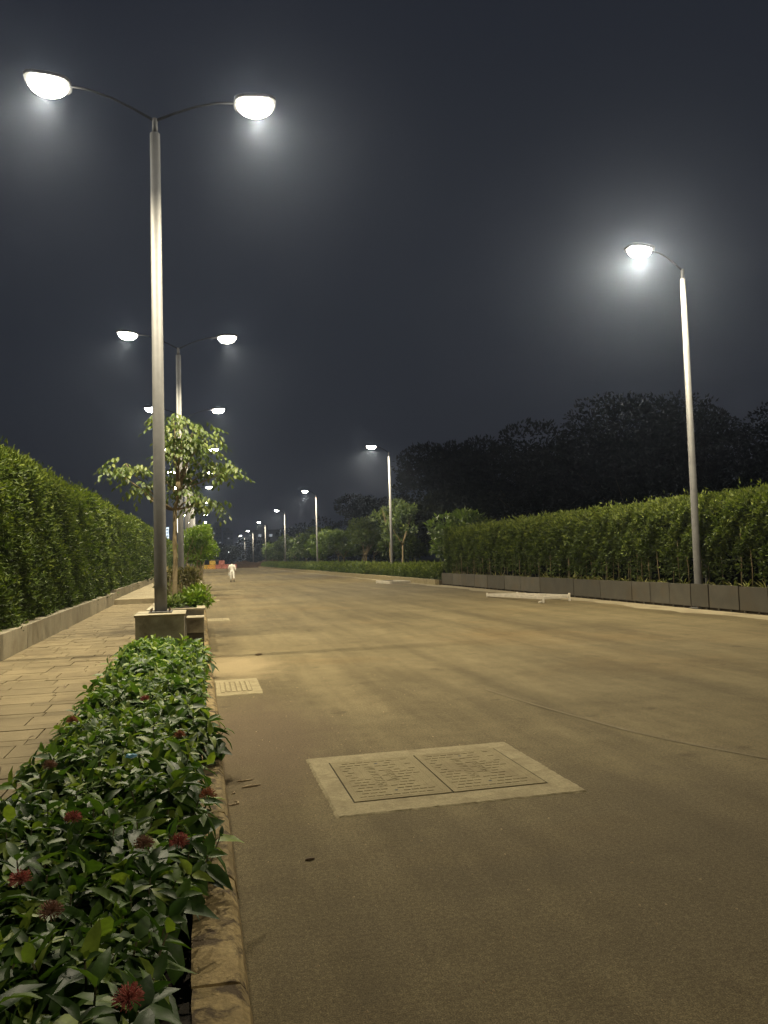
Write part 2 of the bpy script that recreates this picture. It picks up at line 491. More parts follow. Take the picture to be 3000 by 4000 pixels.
# footpath: bed of mortar, slabs laid as pieces
PX0, PX1 = -3.2, -1.08
fp = MB().box(PX0 - .05, PX1 + .03, -4, 31.5, -.03, .105).build('footpath', M['joint'])
tag(fp, kind='structure')
slab_proto = MB().box(-.5, .5, -.5, .5, -.5, .5).mesh('slab', bevel=.012)
slab_proto.materials.append(M['slab'])
y = 3.6; ci = 0
n_slab = 0
while y < 21.0:
    w = .46 if ci % 2 == 0 else .205
    x = PX0 - random.uniform(0, .5)
    while x < PX1:
        ln = random.choice((.52, .60, .60, .68))
        a, b = max(x, PX0), min(x + ln, PX1)
        if b - a > .07:
            link('slab', slab_proto, None, fp, ((a + b) / 2, y + w / 2, .106 + random.uniform(-.002, .003)),
                 (random.uniform(-.004, .004), random.uniform(-.004, .004), random.uniform(-.004, .004)), (b - a - .012, w - .012, .028))
            n_slab += 1
        x += ln
    y += w; ci += 1
far_slabs = MB()
while y < 31.3:
    w = .46 if ci % 2 == 0 else .205
    x = PX0 - random.uniform(0, .5)
    while x < PX1:
        ln = random.choice((.52, .60, .60, .68))
        a, b = max(x, PX0), min(x + ln, PX1)
        if b - a > .07:
            far_slabs.box(a + .006, b - .006, y + .006, y + w - .006, .09, .12 + random.uniform(-.002, .003))
        x += ln
    y += w; ci += 1
tag(far_slabs.build('far_slabs', M['slab'], fp), kind='stuff')
# raised stretch of the path beyond the step
tag(MB().box(PX0, PX1 + .03, 31.5, 178, -.02, .31).build('raised_footpath', M['sand'], bevel=.01), kind='structure')

# kerb stones
kerb = empty('kerb', (0, 0, 0)); tag(kerb, kind='structure')
def kerb_mesh(L, h=.125, rough=.0, seed=0):
    rr = random.Random(seed)
    n = max(2, int(L / .09))
    prof = [(.165, -.02), (.145, h - .035), (.12, h - .006), (.09, h), (-.05, h), (-.05, -.02)]
    v, f = [], []
    for i in range(n + 1):
        t = i / n
        for k, (px, pz) in enumerate(prof):
            j = rough if k in (1, 2, 3, 4) else 0
            v.append((px + rr.uniform(-j, j) * .7, t * L, pz + rr.uniform(-j, j * .35)))
    k = len(prof)
    for i in range(n):
        for q in range(k - 1):
            f.append((i * k + q, (i + 1) * k + q, (i + 1) * k + q + 1, i * k + q + 1))
    f.append(tuple(range(k))); f.append(tuple(n * k + q for q in reversed(range(k))))
    me = bpy.data.meshes.new('kerb_stone'); me.from_pydata(v, [], f)
    me.materials.append(M['kerb'])
    return me
near_k = [kerb_mesh(.985, .125, .005, s) for s in range(4)]
far_k = kerb_mesh(.985, .125, .004, 9)
low_k = kerb_mesh(.985, .045, .006, 12)
for i in range(62):
    y0 = -1 + i
    me = near_k[i % 4] if y0 < 12 else far_k
    if y0 in (11, 12): me = low_k
    link('kerb_stone', me, None, kerb, (random.uniform(-.006, .006), y0, random.uniform(-.004, .004)), (0, 0, random.uniform(-.005, .005)))
fk = MB()
for i in range(60):
    fk.box(-.05, .16, 61 + i * 2, 62.98 + i * 2, -.02, .122)
tag(fk.build('far_kerb_stones', M['kerb'], kerb), kind='stuff')

# planting strip soil between kerb and path
tag(MB().box(-1.05, -.05, -3, 13.45, -.02, .07).build('flower_bed_soil', M['dark_soil']), kind='structure')
tag(MB().box(-1.05, -.05, 21.0, 178, -.02, .11).build('planting_strip', M['soil']), kind='structure')

# ------------------------------------------------------------------ left low granite wall
lw = empty('granite_wall', (-3.2, 5, 0), 0, 'long low grey granite wall along the footpath under the tall clipped hedge', 'wall')
y = -1.0
while y < 75:
    ln = random.choice((1.5, 1.8, 2.1))
    zt = .56 + random.uniform(-.006, .006) if y < 31 else .66
    zt = zt + (.0 if y < 31 else random.uniform(-.005, .005))
    xo = random.uniform(-.006, .006)
    MB().box(-.30 + xo, xo, y - 5 + .006, y + ln - 5 - .006, -.02, zt).build('panel', M['wall_granite'], lw, bevel=.008)
    y += ln
MB().box(-.30, 0, y - 5, 190 - 5, -.02, .66).build('far_panel', M['wall_granite'], lw)

# ------------------------------------------------------------------ left tall hedge
def hedge_leaves(y0, y1, n, L, W, x_face, depth, z0, z1, side, seed, clump=1.0, fade=None, top_tint=.35):
    """leaves on the face, crown edge and top of a hedge; side=+1 faces +x"""
    m_top = int(n * .28)
    m_f = n - m_top
    yy = rng.uniform(y0, y1, m_f); zz = z0 + (z1 - z0) * rng.uniform(0, 1, m_f)
    P = np.stack([np.zeros(m_f), yy, zz], 1)
    disp = wave(P, 1.5, seed) * .16 * clump + wave(P, 4.2, seed + 2) * .09 * clump
    top_round = np.clip((zz - (z1 - .45)) / .45, 0, 1) ** 2 * .30
    dep = rng.uniform(0, 1, m_f) ** 1.6 * .28
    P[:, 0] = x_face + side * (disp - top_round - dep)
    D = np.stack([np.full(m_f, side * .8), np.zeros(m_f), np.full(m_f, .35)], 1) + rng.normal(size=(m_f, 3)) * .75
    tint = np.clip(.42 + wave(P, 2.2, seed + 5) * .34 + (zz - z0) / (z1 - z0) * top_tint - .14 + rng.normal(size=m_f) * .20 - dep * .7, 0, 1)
    yt = rng.uniform(y0, y1, m_top); xt = rng.uniform(0, depth, m_top)
    Q = np.stack([x_face - side * xt, yt, np.full(m_top, z1)], 1)
    edge = np.clip((.30 - xt) / .30, 0, 1) ** 2 * .25
    Q[:, 2] += wave(Q, 1.3, seed + 8) * .13 + wave(Q, 5, seed + 3) * .06 - edge + rng.uniform(-.12, .10, m_top) + (rng.uniform(0, 1, m_top) > .975) * rng.uniform(0, .24, m_top)
    Dq = np.stack([np.full(m_top, side * .2), np.zeros(m_top), np.full(m_top, .9)], 1) + rng.normal(size=(m_top, 3)) * .55
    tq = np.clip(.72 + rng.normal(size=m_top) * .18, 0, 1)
    P = np.concatenate([P, Q]); D = np.concatenate([D, Dq]); tint = np.concatenate([tint, tq])
    k = len(P)
    return leaves_simple(P, D, L * rng.uniform(.7, 1.3, k), W * rng.uniform(.75, 1.25, k), tint)

lh = empty('clipped_hedge', (-3.5, 14, .5), 0, 'tall dense clipped green hedge rising behind the low granite footpath wall', 'hedge')
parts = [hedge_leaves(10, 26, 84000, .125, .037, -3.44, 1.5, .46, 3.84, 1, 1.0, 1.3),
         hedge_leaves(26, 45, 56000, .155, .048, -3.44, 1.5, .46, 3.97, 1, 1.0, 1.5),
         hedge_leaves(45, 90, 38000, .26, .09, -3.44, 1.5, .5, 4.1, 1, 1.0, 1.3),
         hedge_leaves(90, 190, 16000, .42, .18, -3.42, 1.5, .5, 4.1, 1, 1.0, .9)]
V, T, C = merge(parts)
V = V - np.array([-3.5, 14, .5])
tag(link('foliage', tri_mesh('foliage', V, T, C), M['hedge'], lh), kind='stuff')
core = MB()  # solid dark box added to block the view through the leaves
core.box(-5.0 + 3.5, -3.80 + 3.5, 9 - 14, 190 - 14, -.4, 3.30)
core.build('dark_fill_core', M['core'], lh)

# ------------------------------------------------------------------ right planter wall
rw = empty('planter_wall', (13.0, 14, 0), 0, 'dark grey stone panelled planter wall below the right clipped hedge', 'wall')
joints = [8.0, 9.6, 11.2, 12.6, 13.6, 14.9, 15.95, 16.99, 18.18, 18.95, 19.95, 20.93, 21.95, 23.91, 25.83, 28.68, 30.61, 32.4, 34.5, 36.2, 38.2, 39.6, 41.6]
for a, b in zip(joints[:-1], joints[1:]):
    xo = random.uniform(-.012, .012)
    MB().box(xo, .05 + xo, a - 14 + .021, b - 14 - .021, .07, .665 + random.uniform(-.012, .012)).build('panel', M['dark_granite'], rw, bevel=.005)
MB().box(.055, .25, 8 - 14, 41.6 - 14, -.02, .60).build('backing', M['dark_gap'], rw)
peg = MB().box(0, .04, -.02, .02, 0, .06).mesh('support_peg'); peg.materials.append(M['dark_granite'])
for i in range(66):
    link('support_peg', peg, None, rw, (.0, 8.3 - 14 + i * .5, 0))
# soil behind the wall
tag(MB().box(13.25, 16.0, 8, 41.6, -.02, .56).build('planter_soil', M['dark_soil']), kind='structure')

# right clipped hedge with bare lower stems
RHX, RHY = 13.55, 14.0
rh = empty('clipped_hedge', (RHX, RHY, .56), 0, 'long clipped green hedge with bare lower stems above dark stone panels', 'hedge')
Pn = []
def rh_leaves(y0, y1, n, L, W):
    V1, T1, C1 = hedge_leaves(y0, y1, n, L, W, 13.45, 1.3, 1.42, 2.97, -1, 4.0, 1.25, top_tint=.34)
    # ragged hanging skirts below the clipped body
    k = int(n * .13)
    yy = rng.uniform(y0, y1, k)
    zz = .75 + rng.uniform(0, 1, k) ** .7 * .65
    keep = np.sin(yy * 7.3) + np.sin(yy * 3.1 + 1) + rng.normal(size=k) * .4 > .15 - (zz - .75) * 1.6
    yy, zz = yy[keep], zz[keep]; k = len(yy)
    P = np.stack([13.52 + rng.uniform(-.08, .3, k), yy, zz], 1)
    D = np.stack([np.full(k, -.7), np.zeros(k), np.full(k, .1)], 1) + rng.normal(size=(k, 3)) * .8
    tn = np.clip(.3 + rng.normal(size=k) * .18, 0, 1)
    return merge([(V1, T1, C1), leaves_simple(P, D, L * rng.uniform(.7, 1.3, k), W * rng.uniform(.75, 1.25, k), tn)])
# end face of the hedge
k = 5200
Pe = np.stack([rng.uniform(13.35, 14.8, k), 41.9 + rng.uniform(-.25, .15, k), rng.uniform(.7, 3.1, k)], 1)
De = np.stack([np.zeros(k), np.full(k, .5), np.full(k, .2)], 1) + rng.normal(size=(k, 3)) * .8
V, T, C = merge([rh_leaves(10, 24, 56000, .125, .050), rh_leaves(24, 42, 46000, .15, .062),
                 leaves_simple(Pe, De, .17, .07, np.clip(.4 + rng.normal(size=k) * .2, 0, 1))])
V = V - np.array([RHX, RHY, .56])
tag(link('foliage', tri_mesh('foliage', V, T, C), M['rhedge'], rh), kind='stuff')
MB().box(13.95 - RHX, 14.75 - RHX, 8 - RHY, 41.7 - RHY, .55, 2.2).build('dark_fill_core', M['core'], rh)  # solid dark box added in place of the shaded inside
MB().box(14.5 - RHX, 14.8 - RHX, 8 - RHY, 41.7 - RHY, -.02, .56).build('dark_back_fill', M['core'], rh)  # dark box painting the shade behind the bare stems
y = 12.2
while y < 41.5:
    x = 13.52 + random.uniform(-.06, .16)
    h = random.uniform(.9, 1.5)
    r0 = random.uniform(.012, .024)
    mb = MB().tube([(x - RHX, y - RHY, -.02), (x - RHX + random.uniform(-.04, .04), y - RHY + random.uniform(-.05, .05), h * .5),
                    (x - RHX + random.uniform(-.05, .05), y - RHY + random.uniform(-.08, .08), h)], [r0, r0 * .85, r0 * .6], 6)
    mb.build('stem', M['bark'], rh, smooth=True)
    y += random.uniform(.22, .62)
# rail fence hidden in the hedge
rf = empty('rail_fence', (13.85, 14, .56), 0, 'thin pale metal rail fence showing through the bare stems of the right hedge', 'fence')
MB().box(-.02, .02, 8 - 14, 41 - 14, .72, .76).build('rail', M['steel'], rf)
for i in range(12):
    MB().box(-.025, .025, -5.8 + i * 2.8, -5.75 + i * 2.8, -.02, .80).build('post', M['steel'], rf)

# strap-leaved plants along the top of the planter wall
def strap_mesh(seed):
    rr = np.random.default_rng(seed)
    n = 16
    az = rr.uniform(0, 2 * np.pi, n); el = rr.uniform(.5, 1.35, n)
    D = np.stack([np.cos(az) * np.cos(el), np.sin(az) * np.cos(el), np.sin(el)], 1)
    N = np.stack([-np.cos(az) * np.sin(el), -np.sin(az) * np.sin(el), np.cos(el)], 1)
    P = rr.normal(size=(n, 3)) * np.array([.02, .02, 0])
    V, T, C = leaves_full(P, D, N, rr.uniform(.20, .38, n), .026, rr.uniform(.3, .8, n), rr.uniform(0, 1, n), (1, .9))
    return tri_mesh('strap_leaves', V, T, C)
sm = [strap_mesh(s) for s in range(5)]
for q in sm: q.materials.append(M['strap'])
y = 12.6; i = 0
while y < 41:
    dense = 1.0 if (y < 18.4 or 20.5 < y < 29) else 2.2
    o = link('strap_leaf_plant', sm[i % 5], None, None, (13.30 + random.uniform(-.03, .10), y, .56), (0, 0, random.uniform(0, 6.28)), (random.uniform(.8, 1.25),) * 3)
    tag(o, 'small yellowish strap leaf plant growing along the top of the dark panelled planter wall', 'plant', 'strap leaf plants along the planter wall')
    y += random.uniform(.28, .7) * dense; i += 1

# ------------------------------------------------------------------ low wall, low hedge beyond
kw = empty('low_wall', (12.75, 41.6, 0), 0, 'low pale concrete edging wall in front of the knee high hedge', 'wall')
y = 41.62
while y < 100:
    MB().box(-.12, .12, y - 41.6, y - 41.6 + 1.97, -.02, .30 + random.uniform(-.008, .008)).build('block', M['pale_concrete'], kw, bevel=.01)
    y += 2.0
MB().box(-.12, .12, y - 41.6, 176 - 41.6, -.02, .30).build('far_blocks', M['pale_concrete'], kw)
tag(MB().box(12.87, 24, 41.62, 182, -.02, .25).build('verge', M['soil']), kind='structure')

def low_hedge(y0, y1, n, L, label, z1=1.05):
    r = empty('low_hedge', (13.5, y0, .25), 0, label, 'hedge')
    V, T, C = hedge_leaves(y0, y1, n, L, L * .45, 13.05, .9, .28, z1, -1, 9.0, .8)
    tag(link('foliage', tri_mesh('foliage', V - np.array([13.5, y0, .25]), T, C), M['rhedge' if z1 > 1.0 else 'bush'], r), kind='stuff')
    MB().box(13.3 - 13.5, 13.95 - 13.5, 0, y1 - y0, -.02, z1 - .5).build('dark_fill_core', M['core'], r)  # dark filler box for the shaded inside of the hedge
low_hedge(42.2, 62, 15000, .15, 'bright green knee high hedge beyond the end of the tall right hedge', 1.02)
low_hedge(62.4, 172, 20000, .32, 'dark knee high hedge running along the low pale wall into the distance', .98)

# ------------------------------------------------------------------ street lamps
lens_mb = MB()
seg, rings = 20, 5
LXR, LYR, LD = .33, .26, .20
for j in range(rings):
    a = (j / rings) * math.pi / 2
    for k in range(seg):
        t = 2 * math.pi * k / seg
        lens_mb.v.append((LXR * math.cos(a) * math.cos(t), LYR * math.cos(a) * math.sin(t), -LD * math.sin(a)))
lens_mb.v.append((0, 0, -LD))
for j in range(rings - 1):
    for k in range(seg):
        lens_mb.f.append((j * seg + k, (j + 1) * seg + k, (j + 1) * seg + (k + 1) % seg, j * seg + (k + 1) % seg))
for k in range(seg):
    lens_mb.f.append(((rings - 1) * seg + k, rings * seg, (rings - 1) * seg + (k + 1) % seg))
lens_me = lens_mb.mesh('lens', smooth=True); lens_me.materials.append(M['lens'])
head_mb = MB()
for (sx, sy, z) in ((.33, .26, -.005), (.38, .29, .0), (.39, .30, .05), (.31, .22, .10), (.12, .08, .125)):
    for k in range(16):
        t = 2 * math.pi * k / 16
        cx, sx_ = math.cos(t), math.sin(t)
        head_mb.v.append((sx * math.copysign(abs(cx) ** .6, cx), sy * math.copysign(abs(sx_) ** .6, sx_), z))
for j in range(4):
    for k in range(16):
        head_mb.f.append((j * 16 + k, j * 16 + (k + 1) % 16, (j + 1) * 16 + (k + 1) % 16, (j + 1) * 16 + k))
head_mb.f.append(tuple(64 + k for k in range(16))); head_mb.f.append(tuple(reversed(range(16))))
head_me = head_mb.mesh('lamp_head', smooth=False); head_me.materials.append(M['steel_dark'])
area = bpy.data.lights.new('lamp_light', 'SPOT')
area.spot_size = R(146); area.spot_blend = .7; area.shadow_soft_size = .035
area.energy = LAMP_WATTS; area.color = LAMP_COLOR
area_wide = area.copy(); area_wide.spot_size = R(164); area_wide.spot_blend = .4

def make_lamp(arms, base_z, top_z, arm_len, rise, r0, r1):
    root = empty('street_lamp')
    mb = MB().tube([(0, 0, base_z), (0, 0, base_z + .5), (0, 0, top_z)], [r0, r0, r1], 20)
    mb.build('pole', M['steel'], root, smooth=True)
    MB().tube([(0, 0, top_z), (0, 0, top_z + .28)], [.05, .045], 12).build('spigot', M['steel'], root, smooth=True)
    pl = MB().box(-.19, .19, -.19, .19, base_z, base_z + .02).build('base_plate', M['steel'], root, bevel=.004)
    for bx in (-.15, .15):
        for by in (-.15, .15):
            MB().tube([(bx, by, base_z + .02), (bx, by, base_z + .07)], .014, 6).build('bolt', M['bolt'], pl)
    for s in arms:
        pts = [(0, 0, top_z + .24)]
        for t in (.25, .5, .75, 1.0):
            pts.append((s * (arm_len - .34) * t, 0, top_z + .24 + (rise - .24) * math.sin(t * math.pi / 2)))
        MB().tube(pts, [.026, .022, .02, .02, .02], 8).build('arm', M['arm'], root, smooth=True)
        h = link('lamp_head', head_me, None, root, (s * arm_len, 0, top_z + rise), (0, s * R(-4), 0))
        link('lens', lens_me, None, h, (0, 0, -.006))
        lo = bpy.data.objects.new('lamp_light', area if len(arms) == 2 else area_wide)
        col.objects.link(lo); lo.parent = h; lo.location = (0, 0, -LD - .042); lo.rotation_euler = (0, s * R(-19 if len(arms) == 2 else -3), 0)
    return root

LEFT_Y = [14.0, 29.3, 43.5, 59.0, 74.0, 89.0, 111.0, 141.0, 168.0]
PXL = -.665
lampL = make_lamp((1, -1), .81, 9.25, 1.77, .72, .105, .088)
for i, y in enumerate(LEFT_Y):
    o = lampL if i == 0 else copy_tree(lampL)
    o.location = (PXL, y, 0)
    if i == 0:
        tag(o, 'double arm grey street lamp on the granite plinth at the end of the ixora bed', 'street lamp', 'double arm lamps along the planting strip')
    elif y < 0:
        tag(o, 'double arm grey street lamp standing behind the viewpoint on the planting strip', 'street lamp', 'double arm lamps along the planting strip')
    elif i == 1:
        tag(o, 'double arm grey street lamp rising behind the young street tree', 'street lamp', 'double arm lamps along the planting strip')
    else:
        tag(o, 'distant double arm grey street lamp further along the kerbside planting strip', 'street lamp', 'double arm lamps along the planting strip')
RIGHT = [(13.12, 18.75), (13.45, 54.8), (13.45, 91.5), (13.45, 126.8), (13.45, 165.5), (13.45, 205), (13.45, 243), (13.12, -17.5)]
lampR = make_lamp((-1,), .02, 9.08, 1.30, .74, .105, .07)
for i, (x, y) in enumerate(RIGHT):
    o = lampR if i == 0 else copy_tree(lampR)
    o.location = (x, y, 0 if y < 20 else (.24 if y < 180 else -.03))
    if i > 0 and y > 0:
        o.scale = (1, 1, .955)
    tag(o, ('single arm grey street lamp standing against the dark panelled planter wall',
            'single arm grey street lamp among slender trees beyond the tall right hedge',
            'distant single arm grey street lamp above the roadside bushes', 'single arm grey street lamp before the start of the dark panelled planter wall')[3 if y < 0 else min(i, 2)], 'street lamp', 'single arm lamps along the right verge')

# ------------------------------------------------------------------ plinths, steps and planters around the left lamps
def make_module(far=False):
    pl = empty('lamp_plinth')
    MB().box(-.39, .39, -.50, .50, -.02, .765).build('plinth_body', M['granite'], pl, bevel=.006)
    MB().box(-.41, .41, -.52, .52, .767, .805).build('coping', M['coping'], pl, bevel=.005)
    st = empty('stone_step')
    MB().box(-.145, .145, -.10, .48, .44, .665).build('upper_block', M['granite'], st, bevel=.005)
    MB().box(-.15, .15, -.11, .485, .667, .70).build('coping', M['coping'], st, bevel=.004)
    MB().box(-.145, .145, .12, .48, -.02, .438).build('base_block', M['dark_granite'], st)
    pb = empty('stone_planter')
    for (x0, x1, y0, y1) in ((-.50, .50, 0, .10), (-.50, .50, 6.0, 6.1), (-.50, -.40, .102, 5.998), (.40, .50, .102, 5.998)):
        MB().box(x0, x1, y0, y1, -.02, .775).build('wall_panel', M['granite'], pb, bevel=.005)
    for (x0, x1, y0, y1) in ((-.52, .52, -.02, .14), (-.52, .52, 5.96, 6.12), (-.52, -.37, .142, 5.958), (.37, .52, .142, 5.958)):
        MB().box(x0, x1, y0, y1, .777, .815).build('coping', M['coping'], pb, bevel=.004)
    MB().box(-.395, .395, .105, 5.995, .2, .70).build('soil', M['dark_soil'], pb)
    MB().box(-.02, .30, .16, .20, .70, .83).build('metal_edge', M['black'], pb)
    return pl, st, pb
mods = make_module()
for i, y in enumerate(LEFT_Y[:7]):
    pl, st, pb = mods if i == 0 else [copy_tree(o) for o in mods]
    zz = .04
    pl.location = (PXL + .005, y, 0)
    st.location = (-.095, y, 0)
    pb.location = (-.44, y + .72, 0)
    first = i == 0
    tag(pl, 'grey granite plinth with pale coping at the far end of the ixora bed' if first else 'grey granite plinth under a distant double arm street lamp', 'plinth', 'granite lamp plinths')
    tag(st, 'small overhanging granite block squeezed between the near lamp plinth and the kerb' if first else 'small overhanging granite block beside a distant lamp plinth', 'stone block', 'granite blocks by the plinths')
    tag(pb, 'long grey granite planter holding the young street tree' if first else 'long grey granite planter behind a distant lamp plinth', 'planter', 'granite planters along the kerb')

# ------------------------------------------------------------------ ixora bed
def sprig_leaves(tip, axis, rr, scale=1.0, n_pairs=5):
    """opposite leaf pairs towards the end of a shoot: arrays P, D, N, L, tint"""
    out = []
    axis = Vector(axis).normalized()
    a = axis.orthogonal().normalized(); b = axis.cross(a)
    az0 = rr.uniform(0, 6.28)
    for k in range(n_pairs):
        back = .008 + k * .026 * scale
        el = (.85 - .27 * k) + rr.uniform(-.2, .2)
        ln = (.080 + .028 * min(k, 3)) * scale * rr.uniform(.65, 1.3)
        for s in (0, 1):
            az = az0 + k * 1.571 + s * math.pi + rr.uniform(-.35, .35)
            rad = a * math.cos(az) + b * math.sin(az)
            e = el + rr.uniform(-.2, .2)
            d = rad * math.cos(e) + axis * math.sin(e)
            n = axis * math.cos(e) - rad * math.sin(e)
            p = Vector(tip) - axis * back
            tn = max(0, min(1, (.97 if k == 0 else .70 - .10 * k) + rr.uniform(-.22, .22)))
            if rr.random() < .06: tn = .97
            out.append((p, d, n, ln, tn))
    return out

def ixora(seed, nsp=13, rad=.27, h0=.20, h1=.36):
    rr = random.Random(seed)
    lv, stems = [], MB()
    for i in range(nsp):
        q = math.sqrt((i + .5) / nsp); t = i * 2.39996 + rr.uniform(-.3, .3)
        x, y = rad * q * math.cos(t), rad * q * math.sin(t)
        z = h1 - (h1 - h0) * q ** 2 * .9 + rr.uniform(-.05, .05)
        ax = Vector((x * 1.6, y * 1.6, .45)) + Vector((rr.uniform(-.15, .15), rr.uniform(-.15, .15), 0))
        stems.tube([(x * .25, y * .25, 0), (x * .7, y * .7, z * .55), (x, y, z)], [.006, .005, .003], 5)
        lv += sprig_leaves((x, y, z), ax, rr, rr.uniform(.85, 1.3), 5)
    return lv, stems

def lv_arrays(lv):
    P = np.array([tuple(l[0]) for l in lv]); D = np.array([tuple(l[1]) for l in lv]); N = np.array([tuple(l[2]) for l in lv])
    L = np.array([l[3] for l in lv]); C = np.array([l[4] for l in lv])
    return P, D, N, L, C

def flower_mesh(seed, r=.05):
    rr = random.Random(seed)
    mb = MB()
    for i in range(170):
        z = rr.uniform(-.35, 1); t = rr.uniform(0, 6.28); q = math.sqrt(max(0, 1 - z * z))
        d = Vector((q * math.cos(t), q * math.sin(t), z))
        e = d * r * rr.uniform(.75, 1.15)
        mid = e * .6 + Vector((rr.uniform(-1, 1), rr.uniform(-1, 1), rr.uniform(-1, 1))) * .004
        mb.tube([d * .004, mid, e], [.001, .0014, .0022], 4)
    return mb.mesh('flower')
fl = [flower_mesh(s) for s in range(3)]
flower_meshes = []
for i, mt in enumerate((M['flower_red'], M['flower_rust'], M['flower_brown'])):
    c = fl[i]; c.materials.append(mt); flower_meshes.append(c)

# leaf meshes shared by the single leaves
single_leaf = []
for dr in (.2, .38, .6):
    V, T, C = leaves_full(np.zeros((1, 3)), np.array([[0, 1., 0]]), np.array([[0, 0, 1.]]), 1.0, .45, dr, np.zeros(1), (1.0, .80))
    me = tri_mesh('leaf', V, T, None, True); me.materials.append(M['ixora_one']); single_leaf.append(me)

flowers = [(-.47, 7.0, 0), (-.94, 6.25, 1), (-.15, 5.45, 1), (-.86, 4.9, 2), (-.58, 3.86, 0), (-.10, 3.40, 0), (.02, 4.03, 1),
           (-.66, 3.18, 0), (-.50, 2.86, 2), (-.24, 3.42, 2), (-.20, 2.24, 0)]
variants = []
for s in range(7):
    lv, st = ixora(100 + s)
    P, D, N, L, C = lv_arrays(lv)
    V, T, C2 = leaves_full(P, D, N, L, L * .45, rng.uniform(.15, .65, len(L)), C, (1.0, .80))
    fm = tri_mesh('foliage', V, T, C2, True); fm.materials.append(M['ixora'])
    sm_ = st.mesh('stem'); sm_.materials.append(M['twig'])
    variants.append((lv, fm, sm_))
spots = []
y = 1.75; row = 0
while y < 13.1:
    for cx in (-.88, -.56, -.25):
        xx = cx + random.uniform(-.09, .07) + (.08 if row % 2 else -.04)
        yy = y + random.uniform(-.07, .07)
        if yy < 3.3 and xx > -.35: xx -= .12
        spots.append((xx, yy))
    y += .30; row += 1
owner = {}
for f in flowers:
    order_ = sorted(range(len(spots)), key=lambda q: (spots[q][0] - f[0]) ** 2 + (spots[q][1] - f[1]) ** 2)
    owner[next(q for q in order_ if q not in owner)] = f
for i, (x, y) in enumerate(spots):
    lv, fm, sm_ = variants[i % 7]
    rz = random.uniform(0, 6.28)
    sc = random.uniform(.82, 1.16)
    root = empty('ixora_shrub', (x, y, .07), 0)
    sub = []
    near = y < 4.7 and y > 1.9
    link('stem', sm_, None, root, None, (0, 0, rz), (sc, sc, sc))
    if not near:
        tag(link('foliage', fm, None, root, None, (0, 0, rz), (sc, sc, sc)), kind='stuff')
    else:
        # the upper leaves are leaves of their own, the rest stays one mass
        lv2, st2 = ixora(1000 + i)
        bpy.data.objects.remove(root.children[0])
        s2 = st2.mesh('stem'); s2.materials.append(M['twig']); link('stem', s2, None, root, None, None, (sc, sc, sc))
        order = sorted(range(len(lv2)), key=lambda q: -(lv2[q][0].z + .3 * lv2[q][3]))
        top = set(order[:56])
        rest = [lv2[q] for q in range(len(lv2)) if q not in top]
        P, D, N, L, C = lv_arrays(rest)
        V, T, C2 = leaves_full(P * sc, D, N, L * sc, L * sc * .45, rng.uniform(.15, .65, len(L)), C, (1.0, .80))
        f2 = tri_mesh('foliage', V, T, C2, True); f2.materials.append(M['ixora'])
        tag(link('foliage', f2, None, root), kind='stuff')
        for q in top:
            p, d, n, ln, tn = lv2[q]
            d = d.normalized(); s_ = d.cross(n).normalized(); n2 = s_.cross(d)
            mm = Matrix((s_, d, n2)).transposed().to_4x4()
            lo = link('leaf', single_leaf[random.randrange(3)], None, root)
            k = ln * sc
            lo.matrix_local = Matrix.Translation(p * sc) @ mm @ Matrix.Diagonal((k * random.uniform(.85, 1.15), k, k, 1))
    got = owner.get(i)
    where = ('along the footpath edge', 'in the middle row', 'along the kerb edge')[i % 3]
    where += (' close to the granite lamp plinth' if y > 11.3 else ' opposite the gully grating' if y > 9.5 else ' between gully grating and manhole' if y > 6.6
              else ' opposite the manhole' if y > 5.0 else ' short of the manhole')
    if got:
        link('flower', flower_meshes[got[2]], None, root, (got[0] - x, got[1] - y, .435), (0, 0, rz), (.80, .80, .70))
        tag(root, 'ixora shrub bearing a ' + ('red', 'rusty orange', 'withered brown')[got[2]] + ' flower head ' + where, 'shrub', 'ixora shrubs in the kerbside bed')
    else:
        tag(root, 'flowerless green ixora shrub ' + where, 'shrub', 'ixora shrubs in the kerbside bed')

# blue scrap on the leaves
rr = random.Random(5)
bm = bmesh.new()
bmesh.ops.create_icosphere(bm, subdivisions=2, radius=.03)
for v in bm.verts:
    v.co = Vector((v.co.x * 1.1, v.co.y * .8, v.co.z * .45)) * (1 + rr.uniform(-.25, .25))
me = bpy.data.meshes.new('plastic_scrap'); bm.to_mesh(me); bm.free()
tag(link('plastic_scrap', me, M['blue'], None, (-.42, 5.0, .50)), 'crumpled sky blue plastic scrap lying on the ixora leaves', 'litter')

# ------------------------------------------------------------------ trees
def limb(mb, a, b, r0, r1, sag=0.0, n=5, wob=.03, rr=random):
    a, b = Vector(a), Vector(b)
    pts, rad = [], []
    for i in range(n + 1):
        t = i / n
        p = a.lerp(b, t)
        p.z += sag * math.sin(t * math.pi)
        if 0 < i < n: p += Vector((rr.uniform(-wob, wob), rr.uniform(-wob, wob), rr.uniform(-wob, wob)))
        pts.append(tuple(p)); rad.append(r0 + (r1 - r0) * t)
    mb.tube(pts, rad, 7)
    return pts

